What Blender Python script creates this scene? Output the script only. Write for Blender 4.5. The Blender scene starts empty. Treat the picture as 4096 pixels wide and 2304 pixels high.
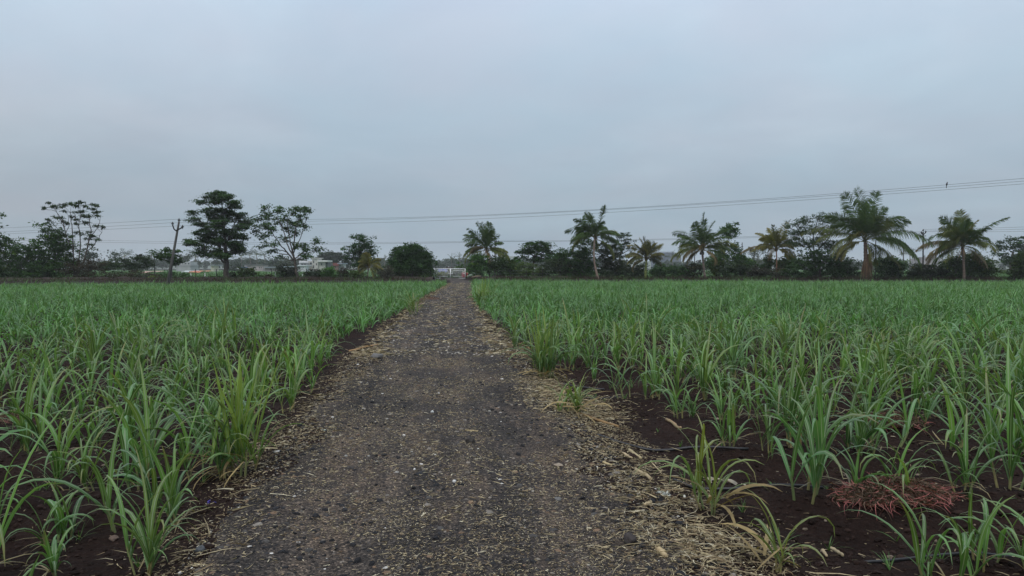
import bpy, math, random
import numpy as np
from mathutils import Vector

# ------------------------------------------------------------------ camera, sky, sun, exposure
scene = bpy.context.scene
F_PX, CX, HOR, CAM_H = 3000.0, 2048.0, 1072.0, 1.6      # focal length / principal column / horizon row of the 4096 px photograph
YAW = math.atan((2048 - 1800) / F_PX)
PITCH = math.atan((1152 - HOR) / F_PX)
cam_d = bpy.data.cameras.new('camera'); cam = bpy.data.objects.new('camera', cam_d)
scene.collection.objects.link(cam); scene.camera = cam
cam_d.sensor_width = 36; cam_d.lens = 36 * F_PX / 4096
cam_d.clip_start = 0.05; cam_d.clip_end = 12000
cam.location = (0, 0, CAM_H)
cam.rotation_euler = (math.pi / 2 - PITCH, 0, -YAW)

SUN_EL, SUN_ROT = math.radians(52), math.radians(205)
world = bpy.data.worlds.new('World'); scene.world = world; world.use_nodes = True
nt = world.node_tree; nt.nodes.clear()
def N(t, typ, **kw):
    n = t.nodes.new(typ)
    for k, v in kw.items():
        setattr(n, k, v)
    return n
def ramp(t, stops, interp='LINEAR'):
    r = N(t, 'ShaderNodeValToRGB'); cr = r.color_ramp; cr.interpolation = interp
    while len(cr.elements) < len(stops): cr.elements.new(0.5)
    for e, (p, c) in zip(cr.elements, stops):
        e.position = p; e.color = (c[0], c[1], c[2], 1)
    return r
out = N(nt, 'ShaderNodeOutputWorld'); bg = N(nt, 'ShaderNodeBackground')
sky = N(nt, 'ShaderNodeTexSky', sky_type='NISHITA', sun_disc=False, sun_elevation=SUN_EL, sun_rotation=SUN_ROT)
sky.air_density = 1.0; sky.dust_density = 3.0
tc = N(nt, 'ShaderNodeTexCoord'); sep = N(nt, 'ShaderNodeSeparateXYZ')
nt.links.new(tc.outputs['Generated'], sep.inputs[0])
# overcast layer: brightness by elevation and soft cloud banks
grad = ramp(nt, [(0.0, (3.45, 4.3, 5.1)), (0.10, (3.75, 4.65, 5.5)), (0.2, (4.65, 5.7, 6.7)), (0.31, (5.7, 6.85, 8.1)),
                 (0.36, (5.9, 7.2, 8.8)), (0.65, (9.4, 10.6, 12.0)), (1.0, (12.4, 13.4, 14.4))])
nt.links.new(sep.outputs['Z'], grad.inputs[0])
addz = N(nt, 'ShaderNodeMath', operation='ADD'); addz.inputs[1].default_value = 0.22
nt.links.new(sep.outputs['Z'], addz.inputs[0])
dv = N(nt, 'ShaderNodeVectorMath', operation='DIVIDE'); cmb = N(nt, 'ShaderNodeCombineXYZ')
for i in range(3): nt.links.new(addz.outputs[0], cmb.inputs[i])
nt.links.new(tc.outputs['Generated'], dv.inputs[0]); nt.links.new(cmb.outputs[0], dv.inputs[1])
mp = N(nt, 'ShaderNodeMapping'); mp.inputs['Scale'].default_value = (1.0, 1.0, 0.4); mp.inputs['Rotation'].default_value = (0, 0, 0.5)
mp.inputs['Location'].default_value = (3.1, 1.7, 0)
nt.links.new(dv.outputs[0], mp.inputs[0])
cn = N(nt, 'ShaderNodeTexNoise'); cn.inputs['Scale'].default_value = 1.1; cn.inputs['Detail'].default_value = 6; cn.inputs['Roughness'].default_value = 0.55
cn.inputs['Distortion'].default_value = 0.4
nt.links.new(mp.outputs[0], cn.inputs['Vector'])
cr1 = ramp(nt, [(0.28, (0.91, 0.92, 0.935)), (0.5, (1.0, 1.0, 1.0)), (0.72, (1.12, 1.105, 1.085))])
nt.links.new(cn.outputs['Fac'], cr1.inputs[0])
mul = N(nt, 'ShaderNodeMix', data_type='RGBA', blend_type='MULTIPLY'); mul.inputs['Factor'].default_value = 1
nt.links.new(grad.outputs[0], mul.inputs['A']); nt.links.new(cr1.outputs[0], mul.inputs['B'])
# faint warm and cool mottling, and a brighter right-hand side
cn2 = N(nt, 'ShaderNodeTexNoise'); cn2.inputs['Scale'].default_value = 2.3; cn2.inputs['Detail'].default_value = 3
nt.links.new(mp.outputs[0], cn2.inputs['Vector'])
cr2 = ramp(nt, [(0.35, (0.985, 1.01, 1.02)), (0.65, (1.03, 0.995, 1.0))]); nt.links.new(cn2.outputs['Fac'], cr2.inputs[0])
mulb = N(nt, 'ShaderNodeMix', data_type='RGBA', blend_type='MULTIPLY'); mulb.inputs['Factor'].default_value = 1
nt.links.new(mul.outputs['Result'], mulb.inputs['A']); nt.links.new(cr2.outputs[0], mulb.inputs['B'])
pa = N(nt, 'ShaderNodeMapRange', interpolation_type='SMOOTHSTEP'); pb = N(nt, 'ShaderNodeMapRange', interpolation_type='SMOOTHSTEP')
for nd_, a_, b_ in ((pa, -0.12, -0.6), (pb, 0.235, 0.15)): nd_.inputs[1].default_value = a_; nd_.inputs[2].default_value = b_
nt.links.new(sep.outputs['X'], pa.inputs[0]); nt.links.new(sep.outputs['Z'], pb.inputs[0])
pm = N(nt, 'ShaderNodeMath', operation='MULTIPLY'); nt.links.new(pa.outputs[0], pm.inputs[0]); nt.links.new(pb.outputs[0], pm.inputs[1])
pk = N(nt, 'ShaderNodeMix', data_type='RGBA', blend_type='MULTIPLY'); nt.links.new(pm.outputs[0], pk.inputs['Factor'])
nt.links.new(mulb.outputs['Result'], pk.inputs['A']); pk.inputs['B'].default_value = (1.10, 1.01, 0.97, 1)
cr3 = ramp(nt, [(0.2, (0.965, 0.965, 0.97)), (0.8, (1.035, 1.035, 1.03))]); mr = N(nt, 'ShaderNodeMapRange'); mr.inputs[1].default_value = -1; mr.inputs[2].default_value = 1
nt.links.new(sep.outputs['X'], mr.inputs[0]); nt.links.new(mr.outputs[0], cr3.inputs[0])
mulc = N(nt, 'ShaderNodeMix', data_type='RGBA', blend_type='MULTIPLY'); mulc.inputs['Factor'].default_value = 1
nt.links.new(pk.outputs['Result'], mulc.inputs['A']); nt.links.new(cr3.outputs[0], mulc.inputs['B']); mul = mulc
mixs = N(nt, 'ShaderNodeMix', data_type='RGBA'); mixs.inputs['Factor'].default_value = 0.93
nt.links.new(sky.outputs[0], mixs.inputs['A']); nt.links.new(mul.outputs['Result'], mixs.inputs['B'])
nt.links.new(mixs.outputs['Result'], bg.inputs['Color']); bg.inputs['Strength'].default_value = 0.1
nt.links.new(bg.outputs[0], out.inputs[0])

sun_d = bpy.data.lights.new('sun', 'SUN'); sun = bpy.data.objects.new('sun', sun_d); scene.collection.objects.link(sun)
sun_d.energy = 1.1; sun_d.angle = math.radians(20); sun_d.color = (1, 0.96, 0.9)
sun.location = (0, 0, 60)
_sd = Vector((math.sin(SUN_ROT) * math.cos(SUN_EL), math.cos(SUN_ROT) * math.cos(SUN_EL), math.sin(SUN_EL)))
sun.rotation_euler = _sd.to_track_quat('Z', 'Y').to_euler()

vs = scene.view_settings
scene.display_settings.display_device = 'sRGB'
vs.view_transform = 'Standard'; vs.look = 'None'; vs.gamma = 1; vs.exposure = 0.0; vs.use_curve_mapping = False
scene.render.engine = 'CYCLES'
cy = scene.cycles
cy.use_denoising = True; cy.denoiser = 'OPENIMAGEDENOISE'; cy.denoising_input_passes = 'RGB_ALBEDO_NORMAL'; cy.denoising_prefilter = 'ACCURATE'; cy.max_bounces = 6; cy.diffuse_bounces = 3; cy.glossy_bounces = 2; cy.transmission_bounces = 3
cy.volume_bounces = 1; cy.transparent_max_bounces = 4; cy.caustics_reflective = False; cy.caustics_refractive = False
cy.sample_clamp_indirect = 4
scene.render.film_transparent = False

# ------------------------------------------------------------------ helpers
rng = np.random.default_rng(7)
random.seed(7)
RIGHT = np.array([math.cos(YAW), -math.sin(YAW), 0.0]); FWD = np.array([math.sin(YAW), math.cos(YAW), 0.0])
UP = np.array([0, 0, 1.0])
def at(px, py, d):
    """world point seen at photo pixel (px, py) when it stands d metres ahead"""
    return RIGHT * ((px - CX) / F_PX * d) + FWD * d + UP * (CAM_H + (HOR - py) / F_PX * d)
def gpt(px, py):
    """ground point seen at a photo pixel"""
    d = CAM_H * F_PX / (py - HOR)
    p = at(px, py, d); return p[0], p[1]
def gx(px, d):
    p = at(px, HOR, d); return np.array([p[0], p[1], 0.0])

def _h(ix, iy, s):
    n = (ix * 374761393 + iy * 668265263 + s * 1442695041) & 0x7fffffff
    n = (n ^ (n >> 13)) * 1274126177 & 0x7fffffff
    return ((n ^ (n >> 16)) & 0xffff) / 65535.0
def vnoise(x, y, s=0):
    x = np.asarray(x, float); y = np.asarray(y, float)
    ix = np.floor(x).astype(np.int64); iy = np.floor(y).astype(np.int64)
    fx = x - ix; fy = y - iy
    fx = fx * fx * (3 - 2 * fx); fy = fy * fy * (3 - 2 * fy)
    a = _h(ix, iy, s); b = _h(ix + 1, iy, s); c = _h(ix, iy + 1, s); d = _h(ix + 1, iy + 1, s)
    return (a * (1 - fx) + b * fx) * (1 - fy) + (c * (1 - fx) + d * fx) * fy
def sstep(a, b, x):
    t = np.clip((np.asarray(x, float) - a) / (b - a), 0, 1); return t * t * (3 - 2 * t)

RC_Y = np.array([-5, 0, 4, 9, 20, 37, 55, 70, 85, 100, 114, 130]); RC_X = np.array([0.2, 0.12, 0.06, -0.12, -0.25, 0.0, 0.6, 1.1, 1.15, 0.6, 0.0, -0.2])
def rc(y): return np.interp(y, RC_Y, RC_X)
ROWS_L = [3.1, 3.95, 4.75, 5.8, 7.0, 8.3, 9.55] + [9.55 + 1.25 * k for k in range(1, 76)]
ROWS_R = [2.9, 3.9, 5.25, 6.55, 7.9, 9.2] + [9.2 + 1.27 * k for k in range(1, 78)]
def row_shift(x, y):
    return -0.13 * np.clip(np.asarray(x, float) - rc(y), 0, 6)          # right-hand rows run slightly towards the camera
def H(x, y, fine=True):
    """ground height: crowned path, furrowed field soil"""
    x = np.asarray(x, float); y = np.asarray(y, float)
    d = np.abs(x - rc(y)); near = 1 - sstep(25, 60, y)
    road = 0.11 * (1 - sstep(1.05, 1.95, d))
    ruts = -0.03 * np.exp(-((d - 0.72) / 0.25) ** 2)
    field = sstep(1.6, 2.4, d)
    yy = y - row_shift(x, y)
    ridge = 0.058 * np.cos(2 * np.pi * (yy - 3.95) / 1.27) * field
    z = road + (ruts + ridge) * near
    if fine:
        z = z + near * ((vnoise(x * 1.7, y * 1.7, 1) - .5) * 0.05 * field + (vnoise(x * 6, y * 6, 2) - .5) * (0.010 + 0.03 * field)
                        + (vnoise(x * 17, y * 17, 3) - .5) * (0.008 + 0.018 * field))
    return z

class MB:
    def __init__(s):
        s.v = []; s.q = []; s.t = []; s.c = []; s.a = []; s.n = 0
    def add(s, v, quads=None, tris=None, col=(1, 1, 1), across=None):
        v = np.asarray(v, float).reshape(-1, 3); k = len(v)
        s.v.append(v)
        c = np.asarray(col, float)
        if c.ndim == 1: c = np.tile(c, (k, 1))
        s.c.append(c.reshape(-1, 3)); s.a.append(np.zeros(k) if across is None else np.asarray(across, float).reshape(-1))
        if quads is not None and len(quads): s.q.append(np.asarray(quads, np.int64).reshape(-1, 4) + s.n)
        if tris is not None and len(tris): s.t.append(np.asarray(tris, np.int64).reshape(-1, 3) + s.n)
        s.n += k
    def mesh(s, name, mat, origin=(0, 0, 0), smooth=True):
        me = bpy.data.meshes.new(name)
        V = np.concatenate(s.v) - np.asarray(origin, float)
        q = np.concatenate(s.q) if s.q else np.zeros((0, 4), np.int64)
        t = np.concatenate(s.t) if s.t else np.zeros((0, 3), np.int64)
        me.vertices.add(len(V)); me.vertices.foreach_set('co', V.astype(np.float32).ravel())
        idx = np.concatenate([q.ravel(), t.ravel()]).astype(np.int32)
        me.loops.add(len(idx)); me.loops.foreach_set('vertex_index', idx)
        nf = len(q) + len(t); me.polygons.add(nf)
        st = np.concatenate([np.arange(len(q)) * 4, len(q) * 4 + np.arange(len(t)) * 3]).astype(np.int32)
        me.polygons.foreach_set('loop_start', st)
        me.update(calc_edges=True)
        me.polygons.foreach_set('use_smooth', np.full(nf, smooth, bool))
        C = np.concatenate(s.c); C = np.concatenate([C, np.ones((len(C), 1))], 1).astype(np.float32)
        at_ = me.attributes.new('tint', 'FLOAT_COLOR', 'POINT'); at_.data.foreach_set('color', C.ravel())
        ac = me.attributes.new('across', 'FLOAT', 'POINT'); ac.data.foreach_set('value', np.concatenate(s.a).astype(np.float32))
        if mat: me.materials.append(mat)
        me.validate()
        return me

def link(name, me, parent=None, loc=(0, 0, 0)):
    o = bpy.data.objects.new(name, me); scene.collection.objects.link(o); o.location = loc
    if parent is not None: o.parent = parent
    return o
def tag(o, label=None, cat=None, group=None, kind=None):
    if label: o['label'] = label
    if cat: o['category'] = cat
    if group: o['group'] = group
    if kind: o['kind'] = kind
    return o
def thing(name, loc, label, cat, group=None):
    o = bpy.data.objects.new(name, None); scene.collection.objects.link(o)
    o.location = loc; o.empty_display_size = 0.2
    return tag(o, label, cat, group)
def part(name, mb, mat, parent, smooth=True):
    return link(name, mb.mesh(name, mat, parent.location if parent is not None else (0, 0, 0), smooth), parent)
def subpart(name, mb, mat, root, parent, smooth=True):
    return link(name, mb.mesh(name, mat, root.location, smooth), parent)

def tube(mb, pts, rad, sides=6, col=(1, 1, 1), cap=True):
    pts = np.asarray(pts, float); n = len(pts)
    rad = np.broadcast_to(np.asarray(rad, float), (n,))
    tan = np.gradient(pts, axis=0); tan /= np.linalg.norm(tan, axis=1)[:, None] + 1e-9
    ref = np.array([0.3, 0.9, 0.1]) if abs(tan[0][2]) > 0.7 else UP
    s1 = np.cross(tan, ref); s1 /= np.linalg.norm(s1, axis=1)[:, None] + 1e-9
    s2 = np.cross(tan, s1)
    a = np.linspace(0, 2 * np.pi, sides, endpoint=False)
    ring = pts[:, None] + rad[:, None, None] * (np.cos(a)[None, :, None] * s1[:, None] + np.sin(a)[None, :, None] * s2[:, None])
    v = ring.reshape(-1, 3); q = []
    for i in range(n - 1):
        for j in range(sides):
            k = (j + 1) % sides
            q.append((i * sides + j, i * sides + k, (i + 1) * sides + k, (i + 1) * sides + j))
    t = []
    if cap:
        v = np.concatenate([v, pts[:1], pts[-1:]]); e = n * sides
        for j in range(sides):
            k = (j + 1) % sides
            t.append((e, k, j)); t.append((e + 1, (n - 1) * sides + j, (n - 1) * sides + k))
    mb.add(v, q, t, col)
def curve(p0, p1, bend, n=5):
    p0 = np.asarray(p0, float); p1 = np.asarray(p1, float); t = np.linspace(0, 1, n)[:, None]
    return p0 + (p1 - p0) * t + np.asarray(bend, float) * (4 * t * (1 - t))
def box(mb, c, ax, ay, az, col=(1, 1, 1)):
    """box from centre and three half-axis vectors"""
    c = np.asarray(c, float); ax, ay, az = (np.asarray(k, float) for k in (ax, ay, az))
    v = [c + sx * ax + sy * ay + sz * az for sz in (-1, 1) for sx, sy in ((-1, -1), (1, -1), (1, 1), (-1, 1))]
    mb.add(v, [(0, 3, 2, 1), (4, 5, 6, 7), (0, 1, 5, 4), (1, 2, 6, 5), (2, 3, 7, 6), (3, 0, 4, 7)], None, col)
def pbox(mb, x0, x1, y0, y1, d, dep, col=(1, 1, 1)):
    """box facing the camera, front face spanning photo pixels at distance d, dep metres deep"""
    a = at(x0, y1, d); b = at(x1, y0, d); c = (a + b) / 2 + FWD * dep / 2
    box(mb, c, RIGHT * ((x1 - x0) / F_PX * d / 2), FWD * dep / 2, UP * ((b[2] - a[2]) / 2), col)

def blades(mb, base, az, el, L, W, droop, S=5, mid=True, roll=None, azc=None, col=(1, 1, 1), fold=0.25, p=1.4, tipc=None, basew=0.5):
    """arching tapered leaf blades, all arrays of length n"""
    base = np.asarray(base, float).reshape(-1, 3); n = len(base)
    az, el, L, W, droop = (np.broadcast_to(np.asarray(k, float), (n,)) for k in (az, el, L, W, droop))
    roll = np.zeros(n) if roll is None else np.broadcast_to(roll, (n,)); azc = np.zeros(n) if azc is None else np.broadcast_to(azc, (n,))
    t = np.linspace(0, 1, S + 1)
    e = el[:, None] - droop[:, None] * t[None] ** p
    a = az[:, None] + azc[:, None] * t[None]
    d = np.stack([np.cos(e) * np.cos(a), np.cos(e) * np.sin(a), np.sin(e)], -1)
    seg = d[:, :-1] * 0.5 + d[:, 1:] * 0.5
    pos = np.concatenate([np.zeros((n, 1, 3)), np.cumsum(seg * (L / S)[:, None, None], 1)], 1) + base[:, None]
    side = np.stack([-np.sin(a), np.cos(a), np.zeros_like(a)], -1)
    nor = np.cross(d, side); 
    cr_, sr_ = np.cos(roll)[:, None, None], np.sin(roll)[:, None, None]
    sd = side * cr_ + nor * sr_; nn = np.cross(d, sd)
    w = (basew + (1 - basew) * np.minimum(1, t / 0.3)) * np.clip(1 - t ** 2.6, 0.03, 1)
    w = W[:, None] * w[None] * 0.5
    l = pos + sd * w[..., None] - nn * (fold * w)[..., None]; r = pos - sd * w[..., None] - nn * (fold * w)[..., None]
    c = np.asarray(col, float)
    if c.ndim == 1: c = np.tile(c, (n, 1))
    A = 3 if mid else 2
    cc = np.repeat(np.repeat(c[:, None, None], S + 1, 1), A, 2)
    if tipc is not None:
        f = (np.clip((t - 0.55) / 0.45, 0, 1) ** 1.5)[None, :, None, None] * np.asarray(tipc, float).reshape(-1, 1, 1, 4)[..., 3:]
        cc = cc * (1 - f) + np.asarray(tipc, float).reshape(-1, 1, 1, 4)[..., :3] * f
    if mid:
        v = np.stack([l, pos, r], 2); ac = np.tile(np.array([-1, 0, 1.0]), (n, S + 1, 1))
    else:
        v = np.stack([l, r], 2); ac = np.tile(np.array([-1, 1.0]), (n, S + 1, 1))
    i = np.arange(S)[:, None]; j = np.arange(A - 1)[None]
    q0 = np.stack([i * A + j, i * A + j + 1, (i + 1) * A + j + 1, (i + 1) * A + j], -1).reshape(-1, 4)
    q = (q0[None] + (np.arange(n) * (S + 1) * A)[:, None, None]).reshape(-1, 4)
    mb.add(v.reshape(-1, 3), q, None, cc.reshape(-1, 3), ac.reshape(-1))

def leaves(mb, c, dirv, nor, ln, wd, col):
    """diamond-shaped folded leaves"""
    dirv = dirv / (np.linalg.norm(dirv, axis=1)[:, None] + 1e-9)
    s = np.cross(dirv, nor); s /= np.linalg.norm(s, axis=1)[:, None] + 1e-9
    u = np.cross(s, dirv)
    n = len(c); ln = np.broadcast_to(ln, (n,))[:, None]; wd = np.broadcast_to(wd, (n,))[:, None]
    v = np.stack([c - dirv * ln * .5, c + s * wd * .5 + dirv * ln * .05 + u * wd * .18, c + dirv * ln * .5 - u * wd * .1, c - s * wd * .5 + dirv * ln * .05 + u * wd * .18], 1)
    k = np.arange(n)[:, None] * 4
    t = np.concatenate([k + np.array([[0, 1, 2]]), k + np.array([[0, 2, 3]])])
    mb.add(v.reshape(-1, 3), None, t, np.repeat(col, 4, 0))

# icosahedron for stones and clods
_ph = (1 + 5 ** .5) / 2
ICO = np.array([(-1, _ph, 0), (1, _ph, 0), (-1, -_ph, 0), (1, -_ph, 0), (0, -1, _ph), (0, 1, _ph), (0, -1, -_ph), (0, 1, -_ph), (_ph, 0, -1), (_ph, 0, 1), (-_ph, 0, -1), (-_ph, 0, 1)]) / math.sqrt(1 + _ph ** 2)
ICOF = np.array([(0, 11, 5), (0, 5, 1), (0, 1, 7), (0, 7, 10), (0, 10, 11), (1, 5, 9), (5, 11, 4), (11, 10, 2), (10, 7, 6), (7, 1, 8), (3, 9, 4), (3, 4, 2), (3, 2, 6), (3, 6, 8), (3, 8, 9), (4, 9, 5), (2, 4, 11), (6, 2, 10), (8, 6, 7), (9, 8, 1)])
def stones(mb, x, y, size, col, flat=0.6, sink=0.25, r=None):
    r = r or rng; n = len(x)
    sc = np.stack([r.uniform(.7, 1.3, n), r.uniform(.7, 1.3, n), r.uniform(.6, 1.1, n) * flat], -1) * np.asarray(size)[:, None] * .5
    v = ICO[None] * (1 + r.uniform(-.28, .28, (n, 12, 1)))
    v = v * sc[:, None]
    a = r.uniform(0, 6.28, n); ca, sa = np.cos(a)[:, None], np.sin(a)[:, None]
    v = np.stack([v[..., 0] * ca - v[..., 1] * sa, v[..., 0] * sa + v[..., 1] * ca, v[..., 2]], -1)
    z = H(x, y) + sc[:, 2] * (1 - 2 * sink) * .6
    v = v + np.stack([x, y, z], -1)[:, None]
    f = (ICOF[None] + (np.arange(n) * 12)[:, None, None]).reshape(-1, 3)
    mb.add(v.reshape(-1, 3), None, f, np.repeat(col, 12, 0))

# ------------------------------------------------------------------ materials
def mat_new(name):
    m = bpy.data.materials.new(name); m.use_nodes = True; t = m.node_tree; t.nodes.clear()
    return m, t, N(t, 'ShaderNodeOutputMaterial')
def leaf_mat(name, rough=0.5, spec=0.35, trans=0.25, noise=0.35, scale=3.0, midrib=None, objvar=0.0, tint=(1, 1, 1)):
    m, t, o = mat_new(name); L = t.links.new
    a = N(t, 'ShaderNodeAttribute', attribute_name='tint')
    nz = N(t, 'ShaderNodeTexNoise'); nz.inputs['Scale'].default_value = scale; nz.inputs['Detail'].default_value = 3
    g = N(t, 'ShaderNodeNewGeometry'); L(g.outputs['Position'], nz.inputs['Vector'])
    r = ramp(t, [(0.25, (1 - noise,) * 3), (0.75, (1 + noise, 1 + noise, 1 + noise * .6))]); L(nz.outputs['Fac'], r.inputs[0])
    mu = N(t, 'ShaderNodeMix', data_type='RGBA', blend_type='MULTIPLY'); mu.inputs['Factor'].default_value = 1
    L(a.outputs['Color'], mu.inputs['A']); L(r.outputs[0], mu.inputs['B']); col = mu.outputs['Result']
    if objvar:
        oi = N(t, 'ShaderNodeObjectInfo'); r2 = ramp(t, [(0, (1 - objvar, 1 - objvar, 1 - objvar * .5)), (1, (1 + objvar * 1.4, 1 + objvar, 1 - objvar))]); L(oi.outputs['Random'], r2.inputs[0])
        m2 = N(t, 'ShaderNodeMix', data_type='RGBA', blend_type='MULTIPLY'); m2.inputs['Factor'].default_value = 1
        L(col, m2.inputs['A']); L(r2.outputs[0], m2.inputs['B']); col = m2.outputs['Result']
    if midrib:
        ac = N(t, 'ShaderNodeAttribute', attribute_name='across'); ab = N(t, 'ShaderNodeMath', operation='ABSOLUTE'); L(ac.outputs['Fac'], ab.inputs[0])
        rr = ramp(t, [(0.0, (1, 1, 1)), (0.10, (.8, .8, .8)), (0.17, (0, 0, 0)), (1, (0, 0, 0))]); L(ab.outputs[0], rr.inputs[0])
        m3 = N(t, 'ShaderNodeMix', data_type='RGBA'); L(rr.outputs[0], m3.inputs['Factor']); L(col, m3.inputs['A']); m3.inputs['B'].default_value = (*midrib, 1)
        col = m3.outputs['Result']
    p = N(t, 'ShaderNodeBsdfPrincipled'); L(col, p.inputs['Base Color']); p.inputs['Roughness'].default_value = rough; p.inputs['Specular IOR Level'].default_value = spec
    tr = N(t, 'ShaderNodeBsdfTranslucent'); tm = N(t, 'ShaderNodeMix', data_type='RGBA', blend_type='MULTIPLY'); tm.inputs['Factor'].default_value = 1
    L(col, tm.inputs['A']); tm.inputs['B'].default_value = (1.25, 1.3, .6, 1); L(tm.outputs['Result'], tr.inputs['Color'])
    mx = N(t, 'ShaderNodeMixShader'); mx.inputs[0].default_value = trans; L(p.outputs[0], mx.inputs[1]); L(tr.outputs[0], mx.inputs[2]); L(mx.outputs[0], o.inputs[0])
    return m
def noise_mat(name, c1, c2, scale=8, detail=6, rough=0.85, spec=0.2, bump=0.3, bscale=None, attr=False, stretch=(1, 1, 1), dist=0.01):
    m, t, o = mat_new(name); L = t.links.new
    g = N(t, 'ShaderNodeNewGeometry'); mp_ = N(t, 'ShaderNodeMapping'); mp_.inputs['Scale'].default_value = stretch; L(g.outputs['Position'], mp_.inputs[0])
    nz = N(t, 'ShaderNodeTexNoise'); nz.inputs['Scale'].default_value = scale; nz.inputs['Detail'].default_value = detail; nz.inputs['Roughness'].default_value = .65; L(mp_.outputs[0], nz.inputs['Vector'])
    r = ramp(t, [(0.3, c1), (0.7, c2)]); L(nz.outputs['Fac'], r.inputs[0]); col = r.outputs[0]
    if attr:
        a = N(t, 'ShaderNodeAttribute', attribute_name='tint'); mu = N(t, 'ShaderNodeMix', data_type='RGBA', blend_type='MULTIPLY'); mu.inputs['Factor'].default_value = 1
        L(col, mu.inputs['A']); L(a.outputs['Color'], mu.inputs['B']); col = mu.outputs['Result']
    p = N(t, 'ShaderNodeBsdfPrincipled'); L(col, p.inputs['Base Color']); p.inputs['Roughness'].default_value = rough; p.inputs['Specular IOR Level'].default_value = spec
    if bump:
        n2 = N(t, 'ShaderNodeTexNoise'); n2.inputs['Scale'].default_value = bscale or scale * 3; n2.inputs['Detail'].default_value = 5; L(mp_.outputs[0], n2.inputs['Vector'])
        b = N(t, 'ShaderNodeBump'); b.inputs['Strength'].default_value = bump; b.inputs['Distance'].default_value = dist; L(n2.outputs['Fac'], b.inputs['Height']); L(b.outputs[0], p.inputs['Normal'])
    L(p.outputs[0], o.inputs[0]); return m

M = {}
M['cane'] = leaf_mat('cane_leaf', rough=.38, spec=.42, trans=.32, noise=.18, scale=6, midrib=(.30, .36, .24), objvar=.12)
M['cane_far'] = leaf_mat('cane_leaf_far', rough=.4, spec=.42, trans=.32, noise=.3, scale=.35)
M['dry'] = leaf_mat('dry_leaf', rough=.7, spec=.2, trans=.2, noise=.3, scale=20)
M['foliage'] = leaf_mat('tree_foliage', rough=.6, spec=.16, trans=.3, noise=.4, scale=.9)
M['palm'] = leaf_mat('palm_leaflet', rough=.55, spec=.16, trans=.28, noise=.25, scale=1.5)
M['bark'] = noise_mat('bark', (.5, .5, .5), (1.3, 1.3, 1.3), scale=4, attr=True, bump=.6, stretch=(1, 1, .3), dist=.04)
M['bark_palm'] = noise_mat('palm_bark', (.45, .45, .45), (1.5, 1.5, 1.5), scale=2.2, attr=True, bump=.8, stretch=(.5, .5, 3), dist=.05)
M['stone'] = noise_mat('stone', (.75, .75, .75), (1.3, 1.3, 1.3), scale=60, attr=True, bump=.5, dist=.003)
M['straw'] = leaf_mat('straw', rough=.7, spec=.2, trans=.1, noise=.3, scale=30)
M['clod'] = noise_mat('clod', (.6, .6, .6), (1.4, 1.4, 1.4), scale=45, attr=True, bump=.8, dist=.006, spec=.1)
M['pipe'] = noise_mat('black_pipe', (.012, .012, .014), (.03, .03, .032), scale=20, rough=.45, spec=.4, bump=.1)
M['concrete'] = noise_mat('weathered_concrete', (.03, .029, .028), (.15, .145, .135), scale=1.1, bump=.3, stretch=(3, 3, .45))
M['steel'] = noise_mat('dark_steel', (.015, .015, .016), (.04, .038, .036), scale=5, rough=.6, bump=.1)
M['gate'] = noise_mat('white_paint', (.82, .84, .84), (.9, .91, .9), scale=3, rough=.45, spec=.4, bump=.05)
M['wire'] = noise_mat('cable', (.07, .07, .075), (.11, .11, .115), scale=3, rough=.6, bump=0)
M['wall'] = noise_mat('plaster', (.75, .75, .75), (1.05, 1.05, 1.05), scale=.6, attr=True, bump=.1, stretch=(1, 1, .4))
M['glass'] = noise_mat('dark_window', (.02, .025, .03), (.06, .07, .08), scale=1, rough=.2, spec=.5, bump=0)
M['paint'] = noise_mat('paint', (.85, .85, .85), (1.1, 1.1, 1.1), scale=4, attr=True, rough=.5, spec=.4, bump=.05)

def soil_mat():
    m, t, o = mat_new('field_soil'); L = t.links.new
    g = N(t, 'ShaderNodeNewGeometry'); P = g.outputs['Position']
    n1 = N(t, 'ShaderNodeTexNoise'); n1.inputs['Scale'].default_value = 1.3; n1.inputs['Detail'].default_value = 8; n1.inputs['Roughness'].default_value = .7; L(P, n1.inputs['Vector'])
    r1 = ramp(t, [(.3, (.012, .0072, .0062)), (.55, (.021, .0125, .0105)), (.75, (.036, .0225, .018))]); L(n1.outputs['Fac'], r1.inputs[0])
    n2 = N(t, 'ShaderNodeTexNoise'); n2.inputs['Scale'].default_value = 38; n2.inputs['Detail'].default_value = 6; n2.inputs['Roughness'].default_value = .75; L(P, n2.inputs['Vector'])
    r2 = ramp(t, [(.3, (.55, .55, .55)), (.7, (1.5, 1.45, 1.4))]); L(n2.outputs['Fac'], r2.inputs[0])
    mu = N(t, 'ShaderNodeMix', data_type='RGBA', blend_type='MULTIPLY'); mu.inputs['Factor'].default_value = 1; L(r1.outputs[0], mu.inputs['A']); L(r2.outputs[0], mu.inputs['B'])
    v = N(t, 'ShaderNodeTexVoronoi'); v.inputs['Scale'].default_value = 30; L(P, v.inputs['Vector'])
    p = N(t, 'ShaderNodeBsdfPrincipled'); L(mu.outputs['Result'], p.inputs['Base Color']); p.inputs['Roughness'].default_value = .95; p.inputs['Specular IOR Level'].default_value = .1
    ad = N(t, 'ShaderNodeMath', operation='ADD'); L(n2.outputs['Fac'], ad.inputs[0]); L(v.outputs['Distance'], ad.inputs[1])
    b = N(t, 'ShaderNodeBump'); b.inputs['Strength'].default_value = .9; b.inputs['Distance'].default_value = .02; L(ad.outputs[0], b.inputs['Height']); L(b.outputs[0], p.inputs['Normal'])
    L(p.outputs[0], o.inputs[0]); return m
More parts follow.
